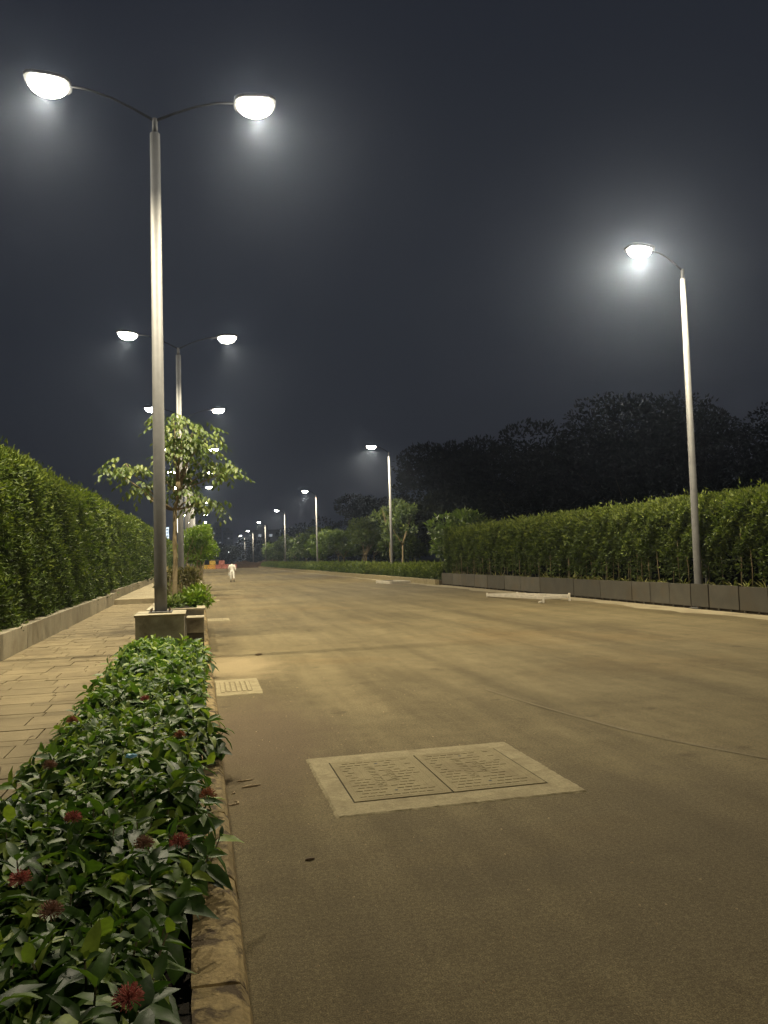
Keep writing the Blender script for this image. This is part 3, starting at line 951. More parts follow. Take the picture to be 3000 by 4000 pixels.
# young street tree, built branch by branch
tx, ty = -.52, 17.0
tree = empty('street_tree', (tx, ty, .70), 0, 'young street tree with drooping leaf sprays rising from the granite planter', 'tree')
O = Vector((tx, ty, .70))
rr = random.Random(21)
tr = MB()
fork = Vector((-.50, 17.0, 2.75))
limb(tr, (0, 0, -.02), fork - O, .055, .042, 0, 6, .015, rr)
fork2 = Vector((-.44, 17.0, 3.05))
limb(tr, fork - O, fork2 - O, .042, .034, 0, 3, .01, rr)
tr.build('trunk', M['bark'], tree, smooth=True)
tips = [((-.10, 17.2, 4.55), .42), ((-.50, 16.8, 4.68), .34), ((.18, 16.9, 4.28), .36), ((-.35, 17.6, 4.35), .34), ((.40, 17.1, 3.75), .36), ((.58, 16.8, 3.55), .24),
        ((.10, 17.4, 3.85), .30), ((.02, 16.9, 3.02), .28), ((.32, 17.1, 2.92), .24), ((-1.48, 17.1, 3.75), .32), ((-1.62, 16.8, 3.62), .22), ((-1.26, 17.1, 3.28), .24),
        ((-.58, 16.7, 3.95), .30), ((-.45, 17.3, 3.55), .30), ((-.40, 16.8, 3.15), .22), ((-.75, 17.4, 3.45), .26), ((-.05, 17.0, 4.15), .34), ((-.30, 16.6, 4.25), .3)]
brm = []
sprays = []
for i, (t, sp) in enumerate(tips):
    t = Vector(t)
    st = fork if (t.z < 3.2 or t.x < -1.2) else fork2
    if t.z > 3.9: st = Vector((-.42 + rr.uniform(-.04, .08), 17.0 + rr.uniform(-.05, .05), 3.35))
    mb = MB()
    if t.z > 3.9: limb(mb, fork2 - O, st - O, .03, .026, 0, 2, .01, rr)
    limb(mb, st - O, t - O, .022, .008, -.10 if t.x < -1 else .05, 6, .03, rr)
    mb.build('branch', M['bark'], tree, smooth=True)
    ns = max(10, int(sp * 62))
    for k in range(ns):
        az = rr.uniform(0, 6.28); q = rr.uniform(.15, 1) * sp
        p = t + Vector((math.cos(az) * q, math.sin(az) * q, rr.uniform(-.55, .40) * sp))
        d = Vector((math.cos(az), math.sin(az), rr.uniform(-.35, .25)))
        sprays.append((p, d))
big = []
for (p, d) in sprays:
    d = d.normalized()
    nl = rr.randint(5, 7)
    side = d.cross(Vector((0, 0, 1))).normalized()
    for k in range(nl):
        t = k / nl
        s = -1 if k % 2 else 1
        base = p + d * (.05 * k) + Vector((0, 0, -.012 * k * k * .5))
        dd = (d * .5 + side * s * .8 + Vector((0, 0, -.55 - .25 * rr.random())))
        if k == nl - 1: dd = d + Vector((0, 0, -.6))
        n = Vector((0, 0, 1)) + d * .4 + side * s * .5
        big.append((base - O, dd, n, rr.uniform(.10, .155), rr.random()))
rr.shuffle(big)
big.sort(key=lambda b: b[0].y)
tl = []
for dr in (.2, .35):
    V, T, C = leaves_full(np.zeros((1, 3)), np.array([[0, 1., 0]]), np.array([[0, 0, 1.]]), 1.0, .46, dr, np.zeros(1), (.75, 1.0))
    me = tri_mesh('leaf', V, T, None, True); me.materials.append(M['tree_one']); tl.append(me)
for (p, d, n, ln, tn) in big[:300]:
    d = d.normalized(); s_ = d.cross(n).normalized(); n2 = s_.cross(d)
    lo = link('leaf', tl[rr.randrange(2)], None, tree)
    lo.matrix_local = Matrix.Translation(p) @ Matrix((s_, d, n2)).transposed().to_4x4() @ Matrix.Diagonal((ln, ln, ln, 1))
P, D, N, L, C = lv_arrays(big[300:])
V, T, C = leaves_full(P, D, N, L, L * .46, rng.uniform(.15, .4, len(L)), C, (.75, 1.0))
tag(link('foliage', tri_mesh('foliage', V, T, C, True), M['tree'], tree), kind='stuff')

def crown_points(lobes, n, fill=.55):
    w = np.array([l[3] * l[4] * l[5] for l in lobes]) ** .7
    idx = rng.choice(len(lobes), n, p=w / w.sum())
    Lb = np.array(lobes)[idx]
    d = unit(rng.normal(size=(n, 3)))
    r = fill + (1 - fill) * rng.uniform(0, 1, n) ** .5
    P = Lb[:, :3] + d * Lb[:, 3:6] * r[:, None]
    return P, d, r

def bushy_tree(loc, h, rad, n, leaf, mat, label, group, trunks=1, trunk_h=None, bark='bark', name='roadside_tree', nl=8, seed=0, cat='tree', low=.35):
    rr = random.Random(seed)
    root = empty(name, loc, 0, label, cat, group)
    th = trunk_h if trunk_h is not None else h * .4
    tm = MB()
    for t in range(trunks):
        a = rr.uniform(0, 6.28)
        off = Vector((math.cos(a), math.sin(a), 0)) * (.08 if trunks > 1 else 0)
        limb(tm, off, off * 4 + Vector((rr.uniform(-.1, .1), rr.uniform(-.1, .1), th)), .02 + h * .011, .015 + h * .006, 0, 5, .02 * h * .3, rr)
        for b in range(4):
            a2 = rr.uniform(0, 6.28)
            limb(tm, off * 4 + Vector((0, 0, th * .96)), off * 4 + Vector((math.cos(a2) * rad * .6, math.sin(a2) * rad * .6, th + (h - th) * rr.uniform(.3, .8))), .012 + h * .005, .008, 0, 4, .03, rr)
    tm.build('trunk', M[bark], root, smooth=True)
    lobes = []
    for k in range(nl):
        a = rr.uniform(0, 6.28); q = rr.uniform(.1, .75) * rad
        z = th + (h - th) * rr.uniform(low, .86)
        s = rad * rr.uniform(.34, .55)
        lobes.append((math.cos(a) * q, math.sin(a) * q, z, s, s, s * rr.uniform(.55, .85)))
    P, d, r = crown_points(lobes, n)
    D = d * .7 + rng.normal(size=(n, 3)) * .6 + np.array([0, 0, .1])
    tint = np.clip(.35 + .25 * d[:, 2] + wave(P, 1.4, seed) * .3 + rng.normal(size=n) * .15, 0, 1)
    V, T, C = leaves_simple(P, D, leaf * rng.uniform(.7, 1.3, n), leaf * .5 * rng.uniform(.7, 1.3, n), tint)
    tag(link('crown', tri_mesh('crown', V, T, C), M[mat], root), kind='stuff')
    return root

# smaller trees further along the left strip
g = 'small trees along the planting strip'
for i, (x, y, h, rad) in enumerate([(-.15, 37.5, 3.1, .9), (.10, 40.5, 3.5, .95), (.30, 45.5, 3.6, 1.0), (.15, 51, 3.7, 1.1), (.2, 62, 4.0, 1.2), (.1, 78, 4.2, 1.3), (.1, 97, 4.4, 1.4), (0, 122, 4.4, 1.5)]):
    bushy_tree((x - .20, y, .11 if y % 15 > 7 else .11), h, rad, 1500 if y < 55 else 900, .17 if y < 55 else .26, 'lime',
               'small yellowish green tree with thin trunks on the planting strip beyond the young tree', g, trunks=2, trunk_h=h * .52, seed=40 + i, name='strip_tree', nl=15, low=.10)

# bushes and twiggy shrubs in the first planters
def bush(loc, rad, h, n, leaf, mat, label, group, seed, name='bush', bare=0.0):
    rr = random.Random(seed)
    root = empty(name, loc, 0, label, 'shrub', group)
    sm2 = MB()
    for k in range(7 if bare else 5):
        a = rr.uniform(0, 6.28)
        limb(sm2, (math.cos(a) * .04, math.sin(a) * .04, -.02), (math.cos(a) * rad * rr.uniform(.3, .9), math.sin(a) * rad * rr.uniform(.3, .9), h * rr.uniform(.6, .95)), .008, .004, 0, 4, .02, rr)
    sm2.build('stem', M['bark'], root)
    lobes = []
    for k in range(6):
        a = rr.uniform(0, 6.28); q = rr.uniform(.1, .6) * rad
        s = rad * rr.uniform(.4, .6)
        lobes.append((math.cos(a) * q, math.sin(a) * q, h * (bare + (1 - bare) * rr.uniform(.3, .8)), s, s, s * .7))
    P, d, r = crown_points(lobes, n, .3)
    P[:, 2] = np.maximum(P[:, 2], .01)
    D = d * .6 + rng.normal(size=(n, 3)) * .5 + np.array([0, 0, .2])
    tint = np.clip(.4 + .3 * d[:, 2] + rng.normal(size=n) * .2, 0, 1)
    V, T, C = leaves_simple(P, D, leaf * rng.uniform(.7, 1.3, n), leaf * .42, tint)
    tag(link('foliage', tri_mesh('foliage', V, T, C), M[mat], root), kind='stuff')
    return root
bush((-.05, 15.8, .70), .30, .42, 420, .12, 'lime', 'bright lime green bush at the kerb side of the tree planter', None, 1)
bush((-.15, 16.9, .70), .32, .45, 420, .12, 'lime', 'lime green bush beside the trunk of the young street tree', None, 2)
bush((-.62, 15.5, .70), .28, .34, 320, .10, 'bush', 'dark green bush at the footpath side of the tree planter', None, 3)
for i, (x, y) in enumerate([(-.70, 16.2), (-.30, 18.0), (-.62, 18.8), (-.2, 19.4), (-.6, 20.2)]):
    bush((x, y, .70), .30, .85, 170, .09, 'brownleaf', 'thin twiggy olive brown shrub in the tree planter', 'twiggy shrubs in the tree planter', 20 + i, 'twiggy_shrub', .45)
for i in range(16):
    y = 22.0 + i * .42 if i < 14 else 27.8
    bush((-.55 + .38 * ((i % 3) - 1), y, .11), .34, .9 + .3 * random.random(), 150, .10, 'brownleaf' if i % 3 else 'bush',
         'twiggy olive shrub in the open planting strip past the tree planter', 'twiggy shrubs in the planting strip', 60 + i, 'twiggy_shrub', .35)
for i in range(14):
    y0 = [30.6, 31.8, 33.0, 34.4, 37.0, 39, 41, 45, 47, 49, 52, 54, 56, 61][i]
    zb = .70 if (30 < y0 < 36 or 44 < y0 < 50 or 60 < y0 < 66) else .11
    bush((-.5 + random.uniform(-.2, .25), y0, zb), .40, .8, 140, .13, ('brownleaf', 'bush', 'lime')[i % 3],
         'rounded roadside shrub in the distant planting strip', 'shrubs in the distant planting strip', 90 + i, 'strip_shrub', .2)

# roadside trees on the right verge
gR = 'trees along the right verge'
bushy_tree((15.2, 72, .25), 5.3, 2.0, 2600, .30, 'tree', 'pale leafy tree with a low forked trunk behind the knee high hedge', None, trunks=2, trunk_h=1.5, seed=3, nl=11)
bushy_tree((14.9, 61, .25), 6.2, 1.3, 1100, .28, 'tree', 'slender tree with pale leaves to the left of the lamp pole past the hedge', None, trunks=1, trunk_h=2.6, seed=4, low=.1)
bushy_tree((15.6, 60, .25), 6.0, 1.5, 900, .28, 'bush', 'slender dark leaved tree to the right of the lamp pole past the hedge', None, trunks=1, trunk_h=2.4, seed=5, low=.1)
for i, (x, y, h, rad) in enumerate([(17.5, 50, 4.4, 2.2), (18.0, 55, 4.0, 2.4), (17.5, 66, 4.3, 2.3), (16.5, 80, 4.8, 2.0), (15.6, 86, 4.6, 1.7), (16.2, 93, 5.2, 2.0), (15.2, 100, 5.0, 1.7), (16.0, 107, 5.6, 2.1), (15.2, 114, 5.4, 1.8),
                                    (16.0, 121, 5.2, 2.0), (15.4, 129, 5.2, 2.0), (16.0, 138, 5.4, 2.2), (15.4, 147, 5.0, 2.0), (16, 156, 5.2, 2.3), (15.4, 166, 5.0, 2.3), (15.8, 176, 4.6, 2.4), (20, 72, 5, 2.6), (20, 90, 5.4, 2.8)]):
    bushy_tree((x, y, .25 if x < 22 else 0), h, rad, 1500 if y < 100 else 900, .34 if y < 100 else .5, 'lime' if i == 6 else 'bush',
               'bushy roadside tree with yellow green crown under a distant lamp' if i == 6 else 'round dark green roadside tree in the row behind the knee high hedge', gR, trunks=1, trunk_h=h * .3, seed=70 + i, low=.15, nl=9)

# tall dark trees behind the right hedge
gD = 'tall dark trees behind the right hedge'
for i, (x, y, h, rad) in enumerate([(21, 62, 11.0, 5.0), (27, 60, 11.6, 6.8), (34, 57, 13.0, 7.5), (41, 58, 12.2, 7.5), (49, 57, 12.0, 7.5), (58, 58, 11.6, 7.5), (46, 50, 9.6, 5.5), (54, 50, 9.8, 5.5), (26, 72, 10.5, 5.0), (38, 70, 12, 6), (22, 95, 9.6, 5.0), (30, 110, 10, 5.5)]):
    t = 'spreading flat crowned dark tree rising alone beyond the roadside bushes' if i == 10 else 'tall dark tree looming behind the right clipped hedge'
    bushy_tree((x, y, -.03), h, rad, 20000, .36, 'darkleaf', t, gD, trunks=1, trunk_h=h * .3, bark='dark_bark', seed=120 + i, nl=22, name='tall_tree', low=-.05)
# far trees closing the street
for i, (x, y, h, rad) in enumerate([(22, 205, 9, 6), (16, 228, 7, 6), (29, 190, 10, 6), (30, 230, 12, 7), (8, 250, 6, 6), (-2, 255, 6, 6), (-10, 225, 6, 5), (40, 215, 12, 7), (1, 232, 5, 5), (20, 262, 9, 7)]):
    bushy_tree((x, y, -.03), h, rad, 1500, .8, 'darkleaf', 'far dark tree beyond the barrier line at the end of the road', 'far trees at the end of the road', trunks=1, trunk_h=h * .25, bark='dark_bark', seed=200 + i, nl=10, name='far_tree', low=-.1)

# ------------------------------------------------------------------ manhole in the road
MX0, MX1, MY0, MY1 = .98, 2.39, 5.26, 6.335
mh = empty('manhole', (1.69, 5.79, 0), 0, 'double rectangular manhole cover set in a pale concrete surround in the road', 'manhole')
def rel(x, y): return x - 1.69, y - 5.79
def jag(x0, x1, y0, y1, j, step=.03):
    j = j * .55
    pts = []
    for (a, b) in (((x0, y0), (x1, y0)), ((x1, y0), (x1, y1)), ((x1, y1), (x0, y1)), ((x0, y1), (x0, y0))):
        n = max(1, int(math.hypot(b[0] - a[0], b[1] - a[1]) / step))
        for i in range(n):
            t = i / n
            pts.append((a[0] + (b[0] - a[0]) * t + random.uniform(-j, j), a[1] + (b[1] - a[1]) * t + random.uniform(-j, j)))
    return pts
def surround(outer, inner, z, name, mat, parent):
    bm = bmesh.new()
    vo = [bm.verts.new((x, y, z)) for x, y in outer]
    vi = [bm.verts.new((x, y, z)) for x, y in inner]
    vb = [bm.verts.new((x * 1.02 + random.uniform(-.006, .006), y * 1.02 + random.uniform(-.006, .006), .0006)) for x, y in outer]
    es = [bm.edges.new((v[i], v[(i + 1) % len(v)])) for v in (vo, vi) for i in range(len(v))]
    bmesh.ops.triangle_fill(bm, use_beauty=True, use_dissolve=False, edges=es, normal=(0, 0, 1))
    for i in range(len(vo)):
        j = (i + 1) % len(vo)
        bm.faces.new((vo[i], vb[i], vb[j], vo[j]))
    bmesh.ops.recalc_face_normals(bm, faces=bm.faces)
    me = bpy.data.meshes.new(name); bm.to_mesh(me); bm.free()
    return link(name, me, mat, parent)
ox0, oy0 = rel(.84, 5.03); ox1, oy1 = rel(2.55, 6.52)
ix0, iy0 = rel(MX0, MY0); ix1, iy1 = rel(MX1, MY1)
surround(jag(ox0, ox1, oy0, oy1, .010, .03), [(ix0, iy0), (ix1, iy0), (ix1, iy1), (ix0, iy1)], .0085, 'surround', M['pale_concrete'], mh)
MB().box(ix0 - .01, ix1 + .01, iy0 - .01, iy1 + .01, .001, .003).build('gap', M['dark_gap'], mh)  # thin dark sheet in place of a deep shaded pit
midx = (ix0 + ix1) / 2
tread_me = {}
def text_mesh(s, size, ext=.0013):
    cu = bpy.data.curves.new('lettering', 'FONT'); cu.body = s; cu.size = size; cu.extrude = ext
    cu.align_x = 'CENTER'; cu.align_y = 'CENTER'
    o = bpy.data.objects.new('lettering', cu); col.objects.link(o)
    dg = bpy.context.evaluated_depsgraph_get()
    me = bpy.data.meshes.new_from_object(o.evaluated_get(dg))
    bpy.data.objects.remove(o)
    me.name = 'lettering'
    return me
for ci, (cx0, cx1) in enumerate(((ix0 + .009, midx - .005), (midx + .005, ix1 - .009))):
    cy0, cy1 = iy0 + .018, iy1 - .007
    cv = MB().box(cx0, cx1, cy0, cy1, .004, .011).build('cover', M['cast_cover'], mh, bevel=.002)
    rim = MB()
    for (a, b, c_, d_) in ((cx0 + .045, cx1 - .045, cy0 + .03, cy0 + .042), (cx0 + .045, cx1 - .045, cy1 - .042, cy1 - .03), (cx0 + .045, cx0 + .055, cy0 + .042, cy1 - .042), (cx1 - .055, cx1 - .045, cy0 + .042, cy1 - .042)):
        rim.box(a, b, c_, d_, .011, .0118)
    rim.build('raised_rim', M['cast_cover'], cv)
    W, H = cx1 - cx0, cy1 - cy0
    panels = [(.20, .27, .50, .80), (.33, .45, .26, .80), (.52, .61, .34, .72), (.70, .79, .62, .90), (.76, .84, .22, .48)]
    holes = [(.50, .86), (.48, .16)]
    pads = MB()
    ny, nx = 14, 9
    for j in range(ny):
        for i in range(nx):
            u = .11 + .78 * (i + (.5 if j % 2 else 0)) / nx
            v = .08 + .84 * j / (ny - 1)
            if any(a - .02 < u < b + .02 and c_ - .02 < v < d_ + .02 for a, b, c_, d_ in panels): continue
            if any(math.hypot((u - a) * W, (v - b) * H) < .055 for a, b in holes): continue
            px, py = cx0 + u * W, cy0 + v * H
            pads.box(px - .023, px + .023, py - .007, py + .007, .011, .0138)
    tag(pads.build('tread_pads', M['cast_cover'], cv), kind='stuff')
    for (a, b, c_, d_) in panels:
        f = MB()
        X0, X1, Y0, Y1 = cx0 + a * W, cx0 + b * W, cy0 + c_ * H, cy0 + d_ * H
        for q in ((X0, X1, Y0, Y0 + .006), (X0, X1, Y1 - .006, Y1), (X0, X0 + .006, Y0 + .006, Y1 - .006), (X1 - .006, X1, Y0 + .006, Y1 - .006)):
            f.box(*q, .011, .0118)
        f.build('name_panel', M['cast_cover'], cv)
    for (k, s, sz) in ((1, 'MONOSTAR', .10), (2, 'TELECOM', .072)):
        a, b, c_, d_ = panels[k]
        tm = text_mesh(s, sz); tm.materials.append(M['cast_cover'])
        link('lettering', tm, None, cv, (cx0 + (a + b) / 2 * W, cy0 + (c_ + d_) / 2 * H, .0115), (0, 0, R(-90)))
    for (a, b) in holes:
        MB().tube([(cx0 + a * W, cy0 + b * H, .0112), (cx0 + a * W, cy0 + b * H, .0118)], .013, 10).build('key_hole', M['black'], cv)

# ------------------------------------------------------------------ gullies by the kerb
def gully(y0, y1, x0, x1, label, nb=6):
    r = empty('gully_grating', ((x0 + x1) / 2, (y0 + y1) / 2, 0), 0, label, 'drain grating', 'gully gratings by the kerb')
    ox, oy = (x0 + x1) / 2, (y0 + y1) / 2
    hx, hy = (x1 - x0) / 2, (y1 - y0) / 2
    surround(jag(-hx, hx, -hy, hy, .012, .05), [(-hx + .05, -hy + .22), (hx - .11, -hy + .22), (hx - .11, hy - .22), (-hx + .05, hy - .22)], .0085, 'surround', M['pale_concrete'], r)
    MB().box(-hx + .045, hx - .105, -hy + .215, hy - .215, .001, .003).build('gap', M['gully_dirt'], r)
    wdt = (2 * hx - .16) / nb
    for k in range(nb):
        xa = -hx + .05 + k * wdt
        MB().box(xa + .008, xa + wdt - .012, -hy + .23, hy - .23, .003, .011).build('bar', M['pale_concrete'], r)
gully(9.92, 11.18, .18, .74, 'pale gully grating beside the kerb next to the ixora bed')
gully(22.3, 23.3, .19, .78, 'pale gully grating beside the kerb next to the tree planter')
gully(33.6, 34.6, .19, .78, 'faint pale gully grating by the kerb far beyond the tree planter')

# ------------------------------------------------------------------ barricade frame and small frame by the right wall
bf = empty('barricade_frame', (11.3, 26.0, 0), 0, 'long white timber barricade frame lying flat on the road by the planter wall', 'barricade')
def beam(a, b, w, h, name, parent, mat):
    a, b = Vector(a), Vector(b)
    d = b - a; L = d.length
    me = MB().box(-w / 2, w / 2, 0, L, -h / 2, h / 2).mesh(name, bevel=.006)
    o = link(name, me, mat, parent, a)
    o.rotation_euler = d.to_track_quat('Y', 'Z').to_euler()
    return o
beam((-.65, 2.25, .08), (-.42, -2.15, .16), .08, .10, 'long_rail', bf, M['white'])
beam((.48, 2.1, .08), (.68, -1.85, .16), .08, .10, 'long_rail', bf, M['white'])
beam((-.60, 2.2, .085), (.46, 2.05, .085), .07, .09, 'end_rail', bf, M['white'])
beam((-.40, -2.1, .15), (.66, -1.8, .15), .07, .09, 'end_rail', bf, M['white'])
beam((-.50, .1, .12), (.56, .25, .12), .05, .06, 'cross_rail', bf, M['white'])
beam((.68, -1.86, .0), (.68, -1.86, .26), .06, .06, 'leg', bf, M['white'])
beam((-.42, -2.2, .0), (-.40, -2.2, .22), .06, .06, 'leg', bf, M['white'])
beam((-.66, 2.3, .0), (-.66, 2.3, .16), .06, .06, 'leg', bf, M['white'])
beam((.50, 2.15, .0), (.50, 2.15, .16), .06, .06, 'leg', bf, M['white'])
beam((-.62, -2.32, .03), (-.36, -2.1, .05), .05, .05, 'foot', bf, M['white'])
sf = empty('timber_square', (11.55, 47.0, 0), R(8), 'small raised white frame around an opening near the low pale wall', 'timber frame')
for (a, b, w) in (((-.6, -1.3, .08), (.6, -1.3, .08), .12), ((-.6, 1.3, .08), (.6, 1.3, .08), .12), ((-.6, -1.24, .08), (-.6, 1.24, .08), .12), ((.6, -1.24, .08), (.6, 1.24, .08), .12)):
    beam(a, b, w, .16, 'frame_side', sf, M['white'])
MB().box(-.53, .53, -1.2, 1.2, .004, .03).build('opening', M['dark_gap'], sf)

# ------------------------------------------------------------------ litter on road and path
def husk(loc, L, rz, mat, label, bend=.2, r=.006, name='dry_twig', cat='twig'):
    mb = MB()
    pts = [(L * (t - .5), bend * L * (t - .5) ** 2 * 2, r * .55 + .003 * math.sin(t * 3.1)) for t in (0, .25, .5, .75, 1)]
    mb.tube(pts, [r * .4, r, r, r * .8, r * .3], 6)
    return tag(link(name, mb.mesh(name), mat, None, loc, (0, 0, rz)), label, cat)
husk((.31, 6.06, 0), .12, .12, M['dry'], 'thin straw coloured twig on the road beside the kerb')
husk((.34, 5.90, 0), .15, .22, M['dry'], 'longer straw coloured twig lying parallel to another near the kerb', .05, .008)
husk((.23, 5.52, 0), .11, 1.1, M['dry'], 'curved pale husk on the road against the ixora bed kerb', 1.0)
husk((.215, 5.78, 0), .06, 1.4, M['dry'], 'short pale husk tucked against the kerb foot', .6)
husk((.565, 4.38, 0), .055, .2, M['dry_dark'], 'small brown curled leaf on the road before the manhole', .25, .008, 'dry_leaf', 'dry leaf')
husk((.98, 13.9, 0), .14, .4, M['dry_dark'], 'dark lump of dried leaf on the road near the lamp plinth', .2, .022, 'dry_leaf', 'dry leaf')
lp = []
for (x, y) in [(-2.6, 9.2), (-1.9, 8.1), (-2.2, 7.2), (-2.9, 12.2), (-1.7, 10.6), (-1.5, 6.5), (-2.3, 11.3), (-1.6, 12.9), (-2.5, 15.5), (-1.45, 7.6)]:
    P = np.zeros((1, 3)); az = random.uniform(0, 6.28)
    V, T, C = leaves_full(P, np.array([[math.cos(az), math.sin(az), .15]]), np.array([[0, 0, 1.]]), random.uniform(.06, .11), .04, .5, np.zeros(1))
    V[:, 2] -= V[:, 2].min()
    tag(link('dry_leaf', tri_mesh('dry_leaf', V, T), M['dry_dark'], None, (x, y, .1215)), 'curled brown leaf lying on the paving slabs of the footpath', 'dry leaf', 'dry leaves on the footpath')
# grit: tiny pale chips on the road
ch = MB()
for i in range(170):
    x = .22 + abs(random.gauss(0, 1.3)); y = random.uniform(2.6, 11)
    s = random.uniform(.003, .009)
    if .8 < x < 2.6 and 5 < y < 6.55: continue
    a = random.uniform(0, 6.28)
    b0 = len(ch.v)
    for k in range(5):
        t = a + k * 1.257
        ch.v.append((x + s * math.cos(t) * random.uniform(.7, 1.2), y + s * math.sin(t), .0))
    ch.v.append((x, y, s * .8))
    for k in range(5): ch.f.append((b0 + k, b0 + (k + 1) % 5, b0 + 5))
tag(ch.build('grit', M['dry']), 'scattered pale grit and chips on the road surface', 'grit', None, 'stuff')

# ------------------------------------------------------------------ person walking
def skin(name, verts, edges, radii, root, mat, parent, sub=2):
    me = bpy.data.meshes.new(name)
    me.from_pydata(verts, edges, [])
    bm = bmesh.new(); bm.from_mesh(me)
    lay = bm.verts.layers.skin.verify()
    bm.verts.ensure_lookup_table()
    for i, v in enumerate(bm.verts):
        r = radii[i]
        v[lay].radius = (r, r) if not hasattr(r, '__len__') else r
        v[lay].use_root = (i == root)
    bm.to_mesh(me); bm.free()
    o = link(name, me, mat, parent)
    md = o.modifiers.new('Skin', 'SKIN'); md.use_smooth_shade = True
    sd = o.modifiers.new('Subdivision', 'SUBSURF'); sd.levels = sub; sd.render_levels = sub
    return o
ps = empty('person', (2.46, 63.4, 0), R(6), 'person in white clothes walking down the middle of the road', 'person')
S = 1.62 / 1.70
def sc3(l): return [tuple(c * S for c in v) for v in l]
# walking away: left leg planted, right leg swinging back
body = sc3([(0, 0, .95), (0, .01, 1.15), (0, .02, 1.38), (0, .01, 1.48), (0, .03, 1.56), (0, .04, 1.66),
            (-.09, 0, .90), (-.10, .10, .50), (-.09, .02, .09), (-.09, .14, .04),
            (.09, 0, .90), (.11, -.02, .50), (.11, -.32, .26), (.11, -.34, .14),
            (-.19, .02, 1.38), (-.26, .04, 1.12), (-.22, .16, .92), (-.21, .22, .84),
            (.19, .02, 1.38), (.26, -.04, 1.12), (.27, -.06, .88), (.27, -.04, .78)])
be = [(0, 1), (1, 2), (2, 3), (3, 4), (4, 5), (0, 6), (6, 7), (7, 8), (8, 9), (0, 10), (10, 11), (11, 12), (12, 13), (2, 14), (14, 15), (15, 16), (16, 17), (2, 18), (18, 19), (19, 20), (20, 21)]
brd = [.085, .075, .085, .045, .075, .065, .085, .055, .038, .035, .085, .055, .038, .035, .05, .04, .03, .035, .05, .04, .03, .035]
skin('body', body, be, [b * S for b in brd], 0, M['skin'], ps)
def flat(mb, k):
    mb.v = [(x, (y - .01) * k + .01, z) for x, y, z in mb.v]
    return mb
ku = flat(MB().tube(sc3([(0, .01, .78), (0, .01, .95), (0, .01, 1.10), (0, .01, 1.30), (0, .01, 1.42), (0, .01, 1.475)]), [q * S for q in (.165, .155, .140, .165, .165, .06)], 18), .62)
for sx, pts in ((-1, [(-.16, .01, 1.41), (-.235, .03, 1.22), (-.262, .04, 1.10), (-.225, .155, .93)]), (1, [(.16, .01, 1.41), (.235, -.02, 1.22), (.268, -.04, 1.10), (.275, -.06, .89)])):
    ku.tube(sc3(pts), [q * S for q in (.075, .068, .06, .05)], 10)
ku.build('kurta', M['cloth'], ps, smooth=True)
tw = flat(MB().tube(sc3([(0, .01, .98), (0, .01, .84), (0, .01, .76)]), [q * S for q in (.15, .175, .15)], 16), .65)
for pts in ([(-.085, .01, .86), (-.10, .10, .50), (-.095, .05, .28), (-.09, .02, .10)], [(.085, 0, .86), (.12, -.02, .50), (.12, -.16, .38), (.12, -.31, .27)]):
    tw.tube(sc3(pts), [q * S for q in (.105, .085, .075, .07)], 12)
tw.build('trousers', M['cloth'], ps, smooth=True)
hr = sc3([(0, .01, 1.50), (0, .0, 1.60), (0, .02, 1.69)])
skin('hair', hr, [(0, 1), (1, 2)], [S * q for q in (.06, .082, .065)], 1, M['hair'], ps)
for (a, b) in (((-.09, -.04, .035), (-.09, .17, .03)), ((.11, -.36, .17), (.11, -.33, .02))):
    sh = MB().tube(sc3([a, tuple((p + q) / 2 for p, q in zip(a, b)), b]), [.04 * S, .045 * S, .03 * S], 10)
    sh.build('shoe', M['black'], ps, smooth=True)
hb = empty('hand_bag', (2.25, 63.60, .50), R(6), 'bright white cloth bag held at the side of the walking person', 'bag')
MB().box(-.09, .09, -.05, .05, 0, .20).build('bag_body', M['cloth'], hb, bevel=.03)
MB().tube([(-.07, 0, .22), (-.06, 0, .36), (.06, 0, .36), (.07, 0, .22)], .008, 6).build('handle', M['cloth'], hb)

# ------------------------------------------------------------------ barriers at the end of the road
def barrier_mesh(L=1.3, h=.95):
    prof = [(-.24, 0), (-.24, .16), (-.12, .34), (-.09, h), (.09, h), (.12, .34), (.24, .16), (.24, 0)]
    v, f = [], []
    xs = [-L / 2, -L / 2 + .12, -.12, .12, L / 2 - .12, L / 2]
    for i, x in enumerate(xs):
        for (py, pz) in prof:
            v.append((x, py * (.82 if i in (0, 5) else 1), pz if pz < h else pz - (.05 if i in (0, 5) else 0)))
    k = len(prof)
    for i in range(len(xs) - 1):
        for q in range(k - 1):
            f.append((i * k + q, i * k + q + 1, (i + 1) * k + q + 1, (i + 1) * k + q))
        f.append((i * k + k - 1, i * k, (i + 1) * k, (i + 1) * k + k - 1))
    f.append(tuple(reversed(range(k)))); f.append(tuple((len(xs) - 1) * k + q for q in range(k)))
    me = bpy.data.meshes.new('barrier_body'); me.from_pydata(v, [], f)
    return me
bmesh0 = barrier_mesh()
bcols = {}
for key in ('yellow', 'orange', 'redp'):
    c = bmesh0.copy(); c.materials.append(M[key]); bcols[key] = c
slot = MB().box(-.09, .09, -.255, .255, .05, .17).mesh('fork_slot'); slot.materials.append(M['black'])
hole = MB().tube([(0, -.13, .62), (0, .13, .62)], .06, 8).mesh('lift_hole'); hole.materials.append(M['black'])
